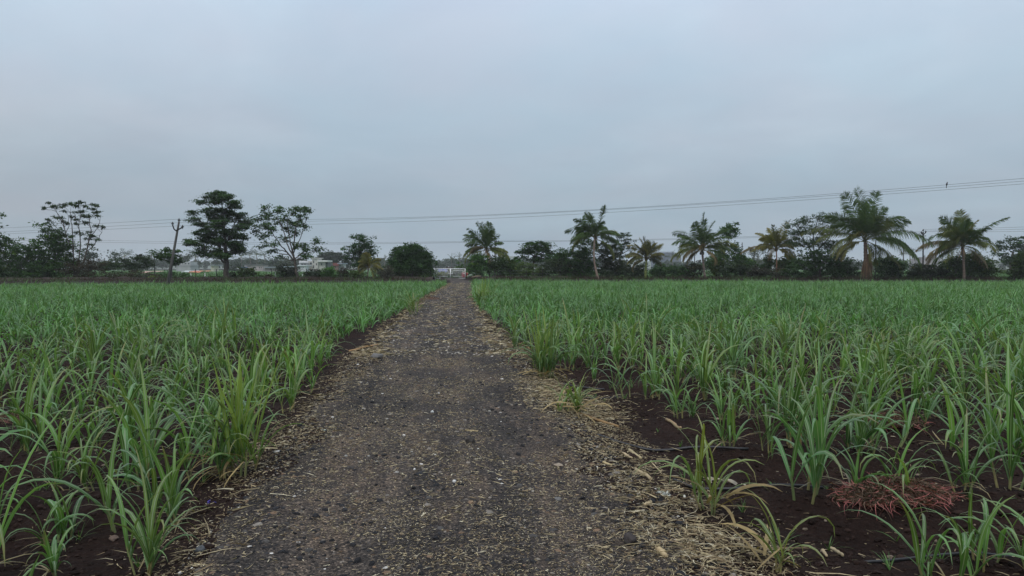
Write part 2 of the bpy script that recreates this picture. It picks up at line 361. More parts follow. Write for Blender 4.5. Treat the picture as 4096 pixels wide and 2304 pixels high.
def path_mat():
    m, t, o = mat_new('path_gravel'); L = t.links.new
    g = N(t, 'ShaderNodeNewGeometry'); P = g.outputs['Position']
    mpp = N(t, 'ShaderNodeMapping'); mpp.inputs['Scale'].default_value = (1.6, .5, 1); L(P, mpp.inputs[0])
    mps = N(t, 'ShaderNodeMapping'); mps.inputs['Scale'].default_value = (2.4, .1, 1); L(P, mps.inputs[0])
    ns = N(t, 'ShaderNodeTexNoise'); ns.inputs['Scale'].default_value = 1.0; ns.inputs['Detail'].default_value = 4; L(mps.outputs[0], ns.inputs['Vector']); rs_ = ramp(t, [(.32, (.62, .62, .66)), (.68, (1.4, 1.36, 1.3))]); L(ns.outputs['Fac'], rs_.inputs[0])
    n1 = N(t, 'ShaderNodeTexNoise'); n1.inputs['Scale'].default_value = 1.1; n1.inputs['Detail'].default_value = 9; n1.inputs['Roughness'].default_value = .72; L(mpp.outputs[0], n1.inputs['Vector'])
    r1 = ramp(t, [(.3, (.018, .0172, .0175)), (.5, (.046, .040, .037)), (.7, (.115, .088, .067))]); L(n1.outputs['Fac'], r1.inputs[0])
    v = N(t, 'ShaderNodeTexVoronoi'); v.inputs['Scale'].default_value = 85; L(P, v.inputs['Vector'])
    r2 = ramp(t, [(0, (.35, .35, .37)), (.5, (.9, .88, .86)), (.8, (1.3, 1.25, 1.2)), (.93, (2.3, 2.2, 2.0)), (1, (3.4, 3.2, 2.8))])
    s = N(t, 'ShaderNodeSeparateColor'); L(v.outputs['Color'], s.inputs[0]); L(s.outputs[0], r2.inputs[0])
    mu = N(t, 'ShaderNodeMix', data_type='RGBA', blend_type='MULTIPLY'); mu.inputs['Factor'].default_value = 1; ms_ = N(t, 'ShaderNodeMix', data_type='RGBA', blend_type='MULTIPLY'); ms_.inputs['Factor'].default_value = 1; L(r1.outputs[0], ms_.inputs['A']); L(rs_.outputs[0], ms_.inputs['B'])
    L(ms_.outputs['Result'], mu.inputs['A']); L(r2.outputs[0], mu.inputs['B'])
    p = N(t, 'ShaderNodeBsdfPrincipled'); L(mu.outputs['Result'], p.inputs['Base Color']); p.inputs['Roughness'].default_value = .9; p.inputs['Specular IOR Level'].default_value = .15
    n2 = N(t, 'ShaderNodeTexNoise'); n2.inputs['Scale'].default_value = 50; n2.inputs['Detail'].default_value = 6; L(P, n2.inputs['Vector'])
    sb = N(t, 'ShaderNodeMath', operation='SUBTRACT'); L(n2.outputs['Fac'], sb.inputs[0]); L(v.outputs['Distance'], sb.inputs[1])
    b = N(t, 'ShaderNodeBump'); b.inputs['Strength'].default_value = .8; b.inputs['Distance'].default_value = .012; L(sb.outputs[0], b.inputs['Height']); L(b.outputs[0], p.inputs['Normal'])
    L(p.outputs[0], o.inputs[0]); return m
M['soil'] = soil_mat(); M['path'] = path_mat()
M['grass'] = noise_mat('far_grass', (.035, .085, .022), (.075, .15, .045), scale=.35, rough=.9, bump=.4, dist=.1, stretch=(1, .4, 1))
M['hill'] = noise_mat('hill_scrub', (.05, .075, .045), (.11, .12, .08), scale=.02, rough=.95, bump=0)

# ------------------------------------------------------------------ ground, path, banks
def grid_mesh(xs, ys, zf, name, mat):
    X, Y = np.meshgrid(xs, ys); Z = zf(X, Y); mb = MB()
    nx, ny = len(xs), len(ys); i = np.arange(ny - 1)[:, None] * nx + np.arange(nx - 1)[None]
    mb.add(np.stack([X, Y, Z], -1), np.stack([i, i + 1, i + nx + 1, i + nx], -1).reshape(-1, 4))
    return mb.mesh(name, mat)
ys = np.concatenate([np.linspace(-60, -2, 8), np.linspace(-1.5, 2.5, 12), np.arange(2.53, 8, .028), np.arange(8, 14, .055), np.arange(14, 30, .14), np.arange(30, 120, 1.0), np.geomspace(120, 4500, 40)])
xh = np.concatenate([np.arange(0, 4.2, .035), np.arange(4.2, 9, .09), np.arange(9, 24, .4), np.geomspace(24, 4500, 50)])
xs = np.concatenate([-xh[:0:-1], xh])
def ground_z(X, Y):
    z = H(X, Y)
    d = np.abs(X - rc(Y))
    return z
tag(link('ground', grid_mesh(xs, ys, ground_z, 'ground', M['soil'])), kind='structure')
# the path: its own sheet 6 mm above the ground with a ragged edge
pys = np.concatenate([np.arange(1.5, 9, .03), np.arange(9, 16, .06), np.arange(16, 40, .2), np.arange(40, 113.5, .8)])
u = np.linspace(-1, 1, 91)
PX = np.zeros((len(pys), len(u))); PY = np.repeat(pys[:, None], len(u), 1)
hwL = np.interp(pys, [4, 9, 13, 120], [1.25, 1.2, 1.08, 1.05]) + .35 * (vnoise(pys * 1.1, pys * 0, 11) - .5) + .2 * (vnoise(pys * 5, pys * 0, 12) - .5)
hwR = 1.12 + .35 * (vnoise(pys * 1.1, pys * 0, 13) - .5) + .2 * (vnoise(pys * 5, pys * 0, 14) - .5)
PX = rc(pys)[:, None] + np.where(u[None] < 0, u[None] * hwL[:, None], u[None] * hwR[:, None])
PZ = H(PX, PY) + .006
mb = MB(); i = np.arange(len(pys) - 1)[:, None] * len(u) + np.arange(len(u) - 1)[None]
mb.add(np.stack([PX, PY, PZ], -1), np.stack([i, i + 1, i + len(u) + 1, i + len(u)], -1).reshape(-1, 4))
tag(link('path', mb.mesh('path', M['path'])), kind='structure')
# far grass field beyond the fence
gy = np.geomspace(119, 460, 60); gxs = np.linspace(-330, 330, 140)
tag(link('grass_field', grid_mesh(gxs, gy, lambda X, Y: .05 + .25 * vnoise(X * .2, Y * .2, 31) * sstep(119, 130, Y) + .12 * vnoise(X, Y, 32), 'grass_field', M['grass'])), kind='structure')
# low earth banks along the far edge of both fields
def bank(name, px0, px1, d0, d1, h, wid, seed):
    n = 160; mb = MB(); t = np.linspace(0, 1, n)
    c = np.stack([gx(px0 + (px1 - px0) * k, d0 + (d1 - d0) * k) for k in t])
    prof = np.array([(-1, -.06), (-.7, .35), (-.35, .85), (0, 1), (.35, .85), (.7, .35), (1, -.06)])
    hh = h * (.7 + .6 * vnoise(t * 45, t * 0, seed))
    V = c[:, None] + FWD[None, None] * (prof[None, :, :1] * wid) + UP[None, None] * (prof[None, :, 1:] * hh[:, None, None])
    V[..., 2] += (vnoise(V[..., 0] * 2, V[..., 1] * 2, seed + 1) - .5) * .18 * (prof[None, :, 1] > 0)
    i = np.arange(n - 1)[:, None] * 7 + np.arange(6)[None]
    mb.add(V, np.stack([i, i + 1, i + 8, i + 7], -1).reshape(-1, 4), None)
    tag(link(name, mb.mesh(name, M['bank'])), kind='structure')
M['bank'] = noise_mat('bank_soil', (.014, .0095, .0085), (.052, .036, .029), scale=1.6, detail=8, rough=.95, bump=.8, dist=.08)
bank('soil_bank', -250, 1735, 92, 107, .34, 1.8, 41)
bank('soil_bank', 1885, 2270, 110, 108, .4, 1.4, 43)
# hazy low hills on the horizon
mb = MB(); n = 220; px = np.linspace(-900, 5000, n)
top = 1058 - 10 * vnoise(px / 260, px * 0, 51) - 5 * vnoise(px / 70, px * 0, 52) - 22 * np.exp(-((px - 2060) / 130) ** 2) - 8 * np.exp(-((px - 2950) / 200) ** 2)
V = []
for k in range(n):
    a = at(px[k], top[k], 1900); b = gx(px[k], 1600); c = gx(px[k], 2200)
    V += [b, (a * .6 + b * .4) + UP * a[2] * .1, a, c]
i = np.arange(n - 1)[:, None] * 4 + np.arange(3)[None]
mb.add(V, np.stack([i, i + 4, i + 5, i + 1], -1).reshape(-1, 4))
tag(link('hills', mb.mesh('hills', M['hill'])), kind='structure')

# ------------------------------------------------------------------ sugarcane
GREEN = np.array([.092, .205, .072])
def cane_blades(mb, n_shoot, spread, hgt, r, S=8, mid=True, nl=(4, 6), wide=1.0, yellow=0.0, base=(0, 0, 0), stems=None, lean=0.0, leanaz=0.0):
    B, AZ, EL, LL, WW, DR, RO, AC, CC, TC = ([] for _ in range(10))
    for s in range(n_shoot):
        a0 = r.uniform(0, 6.283); off = spread * math.sqrt(r.uniform(.05, 1)); b = np.array([math.cos(a0) * off, math.sin(a0) * off, -.02]) + np.asarray(base)
        tilt = r.uniform(.05, .4) ; h = hgt * r.uniform(.18, .32)
        d = np.array([math.cos(a0) * math.sin(tilt) + lean * math.cos(leanaz), math.sin(a0) * math.sin(tilt) + lean * math.sin(leanaz), 1.0]); d /= np.linalg.norm(d)
        if stems is not None: stems.append(MB()); tube(stems[-1], [b, b + d * h * .5, b + d * h], [.0085 * wide, .008 * wide, .005 * wide], 5, col=(.16 + .1 * r.uniform(), .21, .085), cap=False)
        k = r.integers(nl[0], nl[1] + 1); phase = r.uniform(0, 6.28)
        for j in range(k):
            f = (j + .5) / k
            lz = b + d * h * (.35 + .65 * f)
            az = phase + (j % 2) * math.pi + r.normal(0, .35)
            up = f > .65
            B.append(lz); AZ.append(az); EL.append(r.uniform(1.3, 1.54) if up else r.uniform(.95, 1.4)); 
            L_ = hgt * (r.uniform(.8, 1.25) if f > .3 else r.uniform(.45, .85)); LL.append(L_)
            WW.append(r.uniform(.023, .044) * wide * (1 if f > .3 else .65)); DR.append(r.uniform(.4, 2.3) if up else r.uniform(1.5, 3.0)); RO.append(r.normal(0, .3)); AC.append(r.normal(0, .35))
            y = np.clip(r.uniform(-.25, .35) + yellow, 0, 1)
            c = GREEN * r.uniform(.55, 1.35) * (1 - y) + np.array([.17, .21, .055]) * y * r.uniform(.8, 1.1)
            if up: c = c * np.array([1.15, 1.1, .85])
            CC.append(c); TC.append((.24, .19, .09, r.choice([0, 0, .4, 1.0])))
    blades(mb, np.array(B), np.array(AZ), np.array(EL), np.array(LL), np.array(WW), np.array(DR), S, mid, np.array(RO), np.array(AC), np.array(CC), tipc=np.array(TC), fold=.3, p=1.9)

M['stem'] = noise_mat('cane_stem', (.75, .75, .75), (1.2, 1.2, 1.2), scale=12, attr=True, rough=.55, spec=.35, bump=.1)
VARIANTS = []
for k in range(40):
    r = np.random.default_rng(100 + k)
    lf, st = MB(), []
    small = k >= 33
    cane_blades(lf, int(r.integers(2, 4)) if small else int(r.integers(3, 6)), .06 if small else .13, r.uniform(.30, .42) if small else r.uniform(.50, .78), r, stems=st, wide=.8 if small else 1.0, yellow=r.uniform(-.15, .15),
                lean=r.uniform(0, .25), leanaz=r.uniform(0, 6.28))
    if r.uniform() < .85:      # a few withered leaves at the base
        q = int(r.integers(2, 6)); blades(lf, np.zeros((q, 3)) + [0, 0, .03], r.uniform(0, 6.28, q), r.uniform(.1, .7, q), r.uniform(.15, .35, q), .014, r.uniform(.6, 1.4, q), 4, True, None, r.normal(0, .5, q), np.array([.26, .2, .1]) * r.uniform(.7, 1.1, (q, 1)))
    VARIANTS.append((lf.mesh('leaves', M['cane']), [q_.mesh('stalk', M['stem']) for q_ in st]))

ORD = ['first', 'second', 'third', 'fourth', 'fifth', 'sixth', 'seventh', 'eighth', 'ninth', 'tenth', 'eleventh', 'twelfth', 'thirteenth', 'fourteenth', 'fifteenth', 'sixteenth', 'seventeenth', 'eighteenth', 'nineteenth', 'twentieth'] + ['twenty-' + w for w in ('first', 'second', 'third', 'fourth', 'fifth', 'sixth', 'seventh', 'eighth', 'ninth')] + ['thirtieth'] + ['thirty-' + w for w in ('first', 'second', 'third', 'fourth', 'fifth', 'sixth', 'seventh', 'eighth', 'ninth')] + ['fortieth'] + ['forty-' + w for w in ('first', 'second', 'third', 'fourth', 'fifth', 'sixth', 'seventh', 'eighth', 'ninth')]
def in_view(x, y, margin=0.0):
    p = np.array([x, y]); d = p @ FWD[:2]; l = p @ RIGHT[:2]
    return d > 2.2 and abs(l) < d * (2048 / F_PX) + .35 + margin
spots = []          # (side, row, k, x, y)
r = np.random.default_rng(5)
def edge_off(side, y):
    if side == 'left': return np.interp(y, [0, 9, 11, 16, 19, 30, 114], [1.78, 1.65, 1.9, 2.25, 1.75, 1.45, 1.3])
    return np.interp(y, [0, 4.5, 6, 8, 10, 14, 20, 30, 114], [2.6, 2.35, 2.45, 2.4, 2.2, 1.9, 1.6, 1.25, 1.2])
def far_limit(side, x):
    p = np.array([x, 100.0]); return (71 - max(0, x - 8) * .2 if side == 'right' else 66 + .15 * max(-45, min(0, x)))
for side, rows, sg in (('left', ROWS_L, -1), ('right', ROWS_R, 1)):
    for ri, y0 in enumerate(rows):
        xc = float(rc(y0)); s = float(edge_off(side, y0)); k = 0
        while True:
            x = xc + sg * s; y = y0 + float(row_shift(x, y0)) + r.normal(0, .07)
            if s > 2.2 + y0 * .86 + 2.5: break
            if y < far_limit(side, x): spots.append((side, ri, k, x + r.normal(0, .05), y))
            k += 1
            s += (r.uniform(.24, .46) if y0 < 6.2 else r.uniform(.19, .36)) + (r.uniform(.3, .6) if r.uniform() < .05 else 0)
spots = [q for q in spots if in_view(q[3], q[4], 2.5)]
vis = sorted([q for q in spots if in_view(q[3], q[4])], key=lambda q: q[3] ** 2 + q[4] ** 2)
NEAR = vis[:292]; near_set = set((q[0], q[1], q[2]) for q in NEAR)
# ordinal along each row counts only the plants that stand there
def cane_things():
    rr = np.random.default_rng(9); cnt = {}
    rowlist = {s: sorted(set(q[1] for q in NEAR if q[0] == s)) for s in ('left', 'right')}
    for q in sorted(NEAR, key=lambda q: (q[0], q[1], q[2])):
        side, ri, k, x, y = q
        ki = cnt.get((side, ri), 0); cnt[(side, ri)] = ki + 1
        kk = ORD[min(k, len(ORD) - 1)]
        row = ORD[rowlist[side].index(ri)] if rowlist[side].index(ri) else 'nearest'
        pos = f'{kk} from the path' if k else 'closest to the path'
        lab = f'green sugarcane plant, {pos} in the {row} row of the {side} field'
        v = int(rr.integers(0, 33)) if rr.uniform() < .84 else int(rr.integers(33, 40))
        root = thing('sugarcane_plant', (x, y, float(H(x, y))), lab, 'sugarcane plant', f'young sugarcane plants in the {side} field')
        root.rotation_euler = (0, 0, rr.uniform(0, 6.28)); s = rr.uniform(.72, 1.2) * ((.78 if side == 'right' else .95) if y < 4.4 else 1); root.scale = (s, s, s * rr.uniform(.9, 1.1))
        for o in [bpy.data.objects.new('leaves', VARIANTS[v][0])] + [bpy.data.objects.new('stalk', q_) for q_ in VARIANTS[v][1]]: scene.collection.objects.link(o); o.parent = root
cane_things()
# the rest of both fields: far past counting, one mass
def far_cane():
    mb = MB(); rr = np.random.default_rng(21)
    P = np.array([(q[3], q[4]) for q in spots if (q[0], q[1], q[2]) not in near_set])
    D = P[:, 1]
    for lo, hi, S, nl, wf in ((0, 34, 5, 15, 1.0), (34, 56, 4, 12, 1.2), (56, 130, 3, 11, 1.5)):
        Q = P[(D >= lo) & (D < hi)]; n = len(Q)
        if not n: continue
        k = n * nl; c = np.repeat(Q, nl, 0); ph = np.repeat(rr.uniform(.8, 1.22, n) * (.82 + .36 * vnoise(Q[:, 0] * .22, Q[:, 1] * .22, 91)), nl)
        f = rr.uniform(0, 1, k)
        off = rr.normal(0, .075, (k, 2)); z = H(c[:, 0], c[:, 1], False) + .04 + .13 * f
        base = np.concatenate([c + off, z[:, None]], 1)
        up = rr.uniform(0, 1, k) < .38
        el = np.where(up, rr.uniform(1.25, 1.53, k), rr.uniform(.9, 1.4, k)); L_ = ph * rr.uniform(.38, .64, k); dr = np.where(up, rr.uniform(.2, 1.8, k), rr.uniform(1.2, 2.9, k))
        y = np.clip(rr.uniform(-.35, .4, (k, 1)), 0, 1)
        col = (GREEN * np.repeat(rr.uniform(.85, 1.25, (n, 1)), nl, 0) * rr.uniform(.75, 1.35, (k, 1))) * (1 - y) + np.array([.16, .20, .055]) * y
        blades(mb, base, rr.uniform(0, 6.283, k), el, L_, rr.uniform(.021, .041, k) * wf, dr, S, False, rr.normal(0, .4, k), rr.normal(0, .35, k), col, p=1.65)
    o = link('sugarcane_crop', mb.mesh('sugarcane_crop', M['cane_far'])); tag(o, 'mass of young green sugarcane filling both fields as far as the hedges', 'sugarcane crop', kind='stuff')
far_cane()

# special clumps at the path edges: leaves, stem, dry leaves
def clump(px, py, hgt, ns, spread, label, yellow, dry, seed, wide=1.0, nl=(4, 6), lean=0, leanaz=0, drydir=None, upright=False):
    x, y = gpt(px, py); r = np.random.default_rng(seed); z = float(H(x, y))
    root = thing('sugarcane_clump', (x, y, z), label, 'sugarcane clump', 'larger sugarcane clumps beside the path')
    lf, st, dl = MB(), [], MB()
    cane_blades(lf, ns, spread, hgt, r, stems=st, yellow=yellow, wide=wide, nl=nl, lean=lean, leanaz=leanaz)
    if upright:
        k = 22; yy = r.uniform(.3, 1, (k, 1))
        blades(lf, np.concatenate([r.normal(0, spread * .6, (k, 2)), np.full((k, 1), .12)], 1), r.uniform(0, 6.28, k), r.uniform(1.3, 1.55, k), hgt * r.uniform(.95, 1.4, k), r.uniform(.026, .042, k), r.uniform(.05, .45, k), 6, True, r.normal(0, .4, k), None,
               GREEN * 1.2 * (1 - yy) + np.array([.25, .33, .07]) * yy)
    loc = np.array([x, y, z])
    if dry:
        az = r.uniform(0, 6.28, dry) if drydir is None else r.normal(drydir, .7, dry)
        blades(dl, np.concatenate([r.normal(0, spread, (dry, 2)), r.uniform(.02, .14, (dry, 1))], 1), az, r.uniform(-.2, .75, dry), r.uniform(.2, .5, dry), r.uniform(.014, .028, dry), r.uniform(.5, 1.6, dry), 6, True, r.normal(0, .5, dry), r.normal(0, .6, dry),
               np.array([.36, .27, .14]) * r.uniform(.55, 1.1, (dry, 1)))
        link('dry_leaves', dl.mesh('dry_leaves', M['dry']), root)
    link('leaves', lf.mesh('leaves', M['cane']), root); [link('stalk', q_.mesh('stalk', M['stem']), root) for q_ in st]
clump(945, 1925, .66, 6, .11, 'tall yellow-green sugarcane clump with withered leaves on the left edge of the path', .35, 26, 301, 1.15, upright=True, drydir=3.6)
clump(2175, 1530, .72, 11, .13, 'large dark sugarcane clump with straw at its foot on the right edge of the path', .12, 24, 302, 1.05, (4, 7), upright=True)
clump(2085, 1415, .74, 7, .12, 'tall leaning sugarcane clump just beyond the large dark clump right of the path', .15, 8, 303, lean=.35, leanaz=3.0)
clump(2290, 1685, .36, 8, .12, 'flattened yellowish sugarcane clump lying beside the brown stick right of the path', .6, 22, 304, .8, lean=.7, leanaz=2.8)
clump(2850, 2075, .60, 5, .06, 'thin pale sugarcane clump standing alone in front of the black pipe', .65, 9, 305, .8, (3, 4), drydir=-.9)
clump(3095, 2320, .42, 3, .05, 'small yellow sugarcane clump with broken dry stalks at the bottom of the photo', .8, 8, 306, .75, (3, 4), upright=False)
clump(1650, 1272, .72, 8, .14, 'yellowish sugarcane clump at the far left edge of the path', .45, 6, 307)
clump(1935, 1235, .85, 16, .25, 'bushy tall sugarcane clump overhanging the far right edge of the path', .2, 4, 308, 1.2, upright=True)

# ------------------------------------------------------------------ loose litter on path and soil (nobody could count it)
def litter():
    r = np.random.default_rng(31)
    def samp(n, y0, y1, pw=1.8):
        t = r.uniform(0, 1, n) ** pw; return y0 + (y1 - y0) * t
    # gravel
    mb = MB(); n = 42000
    y = samp(n, 2.8, 17, 1.9); x = rc(y) + r.uniform(-1.45, 1.4, n); size = np.clip(r.lognormal(-4.75, .5, n), .004, .04) * (1 + .03 * y)
    g = r.uniform(0, 1, (n, 1)); base = np.where(g < .42, [[.03, .029, .031]], np.where(g < .72, [[.085, .074, .066]], np.where(g < .93, [[.18, .155, .13]], [[.42, .40, .37]])))
    stones(mb, x, y, size, base * r.uniform(.6, 1.3, (n, 1)), r=r)
    n = 9000; y = samp(n, 13, 60, 1.5); x = rc(y) + r.uniform(-1.3, 1.25, n); size = r.uniform(.015, .055, n)
    g = r.uniform(0, 1, (n, 1)); base = np.where(g < .5, [[.032, .03, .031]], np.where(g < .85, [[.13, .115, .1]], [[.36, .33, .29]]))
    stones(mb, x, y, size, base * r.uniform(.6, 1.3, (n, 1)), r=r)
    n = 9000; y = samp(n, 2.8, 14, 1.8); x = rc(y) + r.uniform(-1.4, 1.35, n); k = r.uniform(0, 1, n) < .1 + .9 * sstep(.45, .7, vnoise(x * 2.2, y * 2.2, 67)); x, y = x[k], y[k]; n = len(x)
    stones(mb, x, y, np.clip(r.lognormal(-4.1, .45, n), .008, .05), np.array([.016, .016, .018]) * r.uniform(.5, 1.6, (n, 1)), flat=.8, sink=.15, r=r)
    n = 350; y = samp(n, 2.8, 20, 1.6); x = rc(y) + r.uniform(-1.4, 1.35, n)
    stones(mb, x, y, r.uniform(.025, .06, n), np.where(r.uniform(0, 1, (n, 1)) < .7, [[.06, .055, .052]], [[.17, .15, .13]]) * r.uniform(.6, 1.3, (n, 1)), flat=.6, r=r)
    n = 2500; y = samp(n, 2.8, 14, 1.8); x = rc(y) + r.uniform(-1.4, 1.35, n)
    stones(mb, x, y, np.clip(r.lognormal(-4.0, .4, n), .01, .05), np.array([.13, .085, .055]) * r.uniform(.5, 1.5, (n, 1)), flat=.5, r=r)
    tag(link('gravel', mb.mesh('gravel', M['stone'], smooth=False)), 'dark grey gravel and pale pebbles covering the path', 'gravel', kind='stuff')
    # soil clods in the furrows
    mb = MB(); n = 28000
    y = samp(n, 2.8, 15, 1.6); sg = np.where(r.uniform(0, 1, n) < .5, -1, 1); x = rc(y) + sg * r.uniform(1.35, 1.5 + .85 * y, n)
    size = np.clip(r.lognormal(-4.1, .55, n), .006, .09)
    c = np.array([.023, .0140, .0115]) * r.uniform(.55, 1.5, (n, 1)); pale = r.uniform(0, 1, n) < .02; c[pale] = np.array([.2, .16, .12]) * r.uniform(.6, 1.2, (pale.sum(), 1))
    stones(mb, x, y, size, c, flat=.75, r=r)
    tag(link('soil_crumbs', mb.mesh('soil_crumbs', M['clod'], smooth=False)), 'dark brown clods and crumbs on the furrowed field soil', 'soil clods', kind='stuff')
    # tiny grass seedlings between the rows
    sb = MB(); n = 260; y = samp(n, 3, 13, 1.4); sg = np.where(r.uniform(0, 1, n) < .5, -1, 1); x = rc(y) + sg * r.uniform(1.7, 1.7 + .8 * y, n)
    k = 6; B = np.repeat(np.stack([x, y, H(x, y)], -1), k, 0); blades(sb, B, r.uniform(0, 6.28, n * k), r.uniform(.6, 1.5, n * k), np.repeat(r.uniform(.05, .16, n), k) * r.uniform(.6, 1.2, n * k), r.uniform(.004, .009, n * k), r.uniform(.1, 1.2, n * k), 4, False, None, None, np.array([.08, .17, .04]) * r.uniform(.7, 1.3, (n * k, 1)))
    tag(link('grass_seedlings', sb.mesh('grass_seedlings', M['cane_far'])), 'tiny green grass seedlings sprouting on the field soil', 'grass', kind='stuff')
    # straw: dense along both path edges, thick at the lower right
    mb = MB()
    def straw(x, y, ln, wd, lift=.004):
        n = len(x); z = H(x, y) + .006 + r.uniform(0, lift, n)
        c = np.where(r.uniform(0, 1, (n, 1)) < .6, [[.38, .31, .20]], [[.22, .16, .10]]) * r.uniform(.5, 1.25, (n, 1))
        pl = r.uniform(0, 1, n) < .1; c[pl] = np.array([.52, .46, .35]) * r.uniform(.8, 1.15, (pl.sum(), 1))
        blades(mb, np.stack([x, y, z], -1), r.uniform(0, 6.283, n), r.uniform(-.1, .28, n), ln, wd, r.uniform(.0, .6, n), 2, False, r.normal(0, .7, n), r.normal(0, .5, n), c, fold=0, basew=.9)
    def keep(x, y, amt):
        d = (x - rc(y)); ed = np.exp(-((d + 1.28) / .27) ** 2) * .95 + np.exp(-((d - 1.25) / .28) ** 2) * 1.15 + .28 * np.exp(-(d / .28) ** 2) + .12 * (np.abs(d) < 1.4)
        pat = sstep(.35, .75, vnoise(x * 1.6, y * 1.6, 61) * .6 + vnoise(x * 5, y * 5, 62) * .4)
        return r.uniform(0, 1, len(x)) < amt * ed * (.25 + 1.5 * pat)
    n = 60000; y = samp(n, 2.8, 16, 1.7); x = rc(y) + r.uniform(-1.95, 2.0, n); k = keep(x, y, .85); x, y = x[k], y[k]
    straw(x, y, r.lognormal(-3.35, .5, len(x)), r.uniform(.0025, .006, len(x)) * (1 + .04 * y), .008)
    n = 42000; y = samp(n, 13, 75, 1.4); x = rc(y) + r.uniform(-1.8, 1.7, n); k = keep(x, y, .9); x, y = x[k], y[k]
    straw(x, y, r.uniform(.06, .18, len(x)), r.uniform(.008, .02, len(x)), .02)
    n = 130000; y = samp(n, 2.8, 15, 1.75); x = rc(y) + r.uniform(-1.75, 1.85, n)
    pat = sstep(.42, .72, vnoise(x * 1.3 + 9, y * 1.3, 63) * .55 + vnoise(x * 4, y * 4, 64) * .45); k = r.uniform(0, 1, n) < .05 + .72 * pat; x, y = x[k], y[k]
    straw(x, y, r.lognormal(-4.15, .45, len(x)), r.uniform(.002, .0045, len(x)) * (1 + .05 * y), .005)
    # thick drift of straw at the lower right edge
    n = 2800; px = r.normal(2790, 170, n); py = r.normal(2275, 75, n); ok = (py > 2060) & (r.uniform(0, 1, n) < .15 + 1.1 * sstep(.35, .7, vnoise(px / 55, py / 30, 65))); px, py = px[ok], py[ok]
    d = CAM_H * F_PX / (py - HOR); P = RICHT(px, d)
    straw(P[:, 0], P[:, 1], r.lognormal(-3.0, .5, len(px)), r.uniform(.003, .007, len(px)), .035)
    n = 2200; px = r.normal(2620, 120, n); py = r.normal(2030, 90, n); ok = r.uniform(0, 1, n) < .1 + 1.1 * sstep(.35, .7, vnoise(px / 45, py / 25, 66)); px, py = px[ok], py[ok]; n = len(px); d = CAM_H * F_PX / (py - HOR); P = RICHT(px, d)
    straw(P[:, 0], P[:, 1], r.lognormal(-3.0, .5, n), r.uniform(.003, .007, n), .02)
    n = 1500; px = r.normal(2180, 60, n); py = r.normal(1590, 40, n); d = CAM_H * F_PX / (py - HOR); P = RICHT(px, d)
    straw(P[:, 0], P[:, 1], r.lognormal(-2.8, .5, n), r.uniform(.005, .01, n), .03)
    n = 1600; px = r.normal(2370, 90, n); py = r.normal(1650, 40, n); d = CAM_H * F_PX / (py - HOR); P = RICHT(px, d)
    straw(P[:, 0], P[:, 1], r.lognormal(-2.8, .5, n), r.uniform(.004, .009, n), .02)
    # long flat trodden leaves along the edges
    n = 800; y = samp(n, 3, 22, 1.5); sg = np.where(r.uniform(0, 1, n) < .45, -1, 1); x = rc(y) + sg * r.normal(1.45, .2, n)
    straw(x, y, r.uniform(.06, .28, n), r.uniform(.004, .012, n), .012)
    # sparse bits on the field soil
    n = 5000; y = samp(n, 2.8, 14, 1.6); sg = np.where(r.uniform(0, 1, n) < .5, -1, 1); x = rc(y) + sg * r.uniform(1.4, 1.5 + .85 * y, n)
    straw(x, y, r.lognormal(-3.2, .5, n), r.uniform(.002, .006, n), .006)
    tag(link('straw_litter', mb.mesh('straw_litter', M['straw'])), 'pale chopped straw strewn along both edges of the path', 'straw', kind='stuff')
def RICHT(px, d):
    return RIGHT[None, :2] * ((px - CX) / F_PX * d)[:, None] + FWD[None, :2] * d[:, None]
litter()

# ------------------------------------------------------------------ single things on the ground
def stick(px0, py0, px1, py1, rad, label, col, name='cane_stick', cat='dry cane stalk', group='dry cane stalks on the ground', bendz=.0):
    a = gpt(px0, py0); b = gpt(px1, py1)
    pts = np.array([(a[0] + (b[0] - a[0]) * t, a[1] + (b[1] - a[1]) * t) for t in np.linspace(0, 1, 9)])
    z = np.maximum(H(pts[:, 0], pts[:, 1]), H(pts[:, 0], pts[:, 1], False)) + rad * .8 + bendz
    P = np.concatenate([pts, z[:, None]], 1); P[:, 0] += rng.normal(0, rad * .3, 9)
    rr = rad * np.array([1, .95, 1.15, .9, .95, 1.15, .9, .9, .8])
    mb = MB(); tube(mb, P, rr, 7, col)
    o = link(name, mb.mesh(name, M['bark'], P[0]), None, P[0]); tag(o, label, cat, group)
stick(2312, 1688, 2478, 1722, .014, 'long brown cane stalk pointing away from the flattened clump', (.30, .19, .09))
stick(1395, 1413, 1512, 1402, .018, 'long orange-brown cane stalk lying on soil at the left edge', (.36, .22, .11))
stick(2550, 1930, 2610, 1965, .014, 'pale jointed cane stalk among straw below the cut black pipe', (.42, .33, .2))
stick(2520, 1832, 2568, 1868, .014, 'thick pale cane piece just below the upper black pipe', (.42, .34, .2))
stick(2668, 1708, 2725, 1730, .016, 'short brown cane piece on bare soil behind the pale clump', (.34, .24, .14))
stick(2495, 1852, 2532, 1875, .010, 'small cane chip at the tip of the straw edge', (.40, .31, .19))
stick(2415, 1912, 2450, 1926, .010, 'short yellow cane chip lying out on the path edge', (.44, .34, .19))
stick(2610, 2082, 2585, 2098, .012, 'broad buff cane splinter beside the white shreds', (.42, .33, .2))
stick(3335, 2185, 3385, 2250, .010, 'upright-looking buff cane piece on soil below the red weed heap', (.40, .32, .2))
stick(3300, 2215, 3318, 2250, .009, 'smaller buff cane piece left of its longer neighbour on dark soil', (.40, .31, .19))
stick(1860, 1775, 1912, 1780, .007, 'yellow straw stalk in the middle of the path', (.45, .35, .18))
stick(2640, 2290, 2668, 2330, .016, 'thick split cane piece in the straw drift at the bottom', (.44, .34, .2))

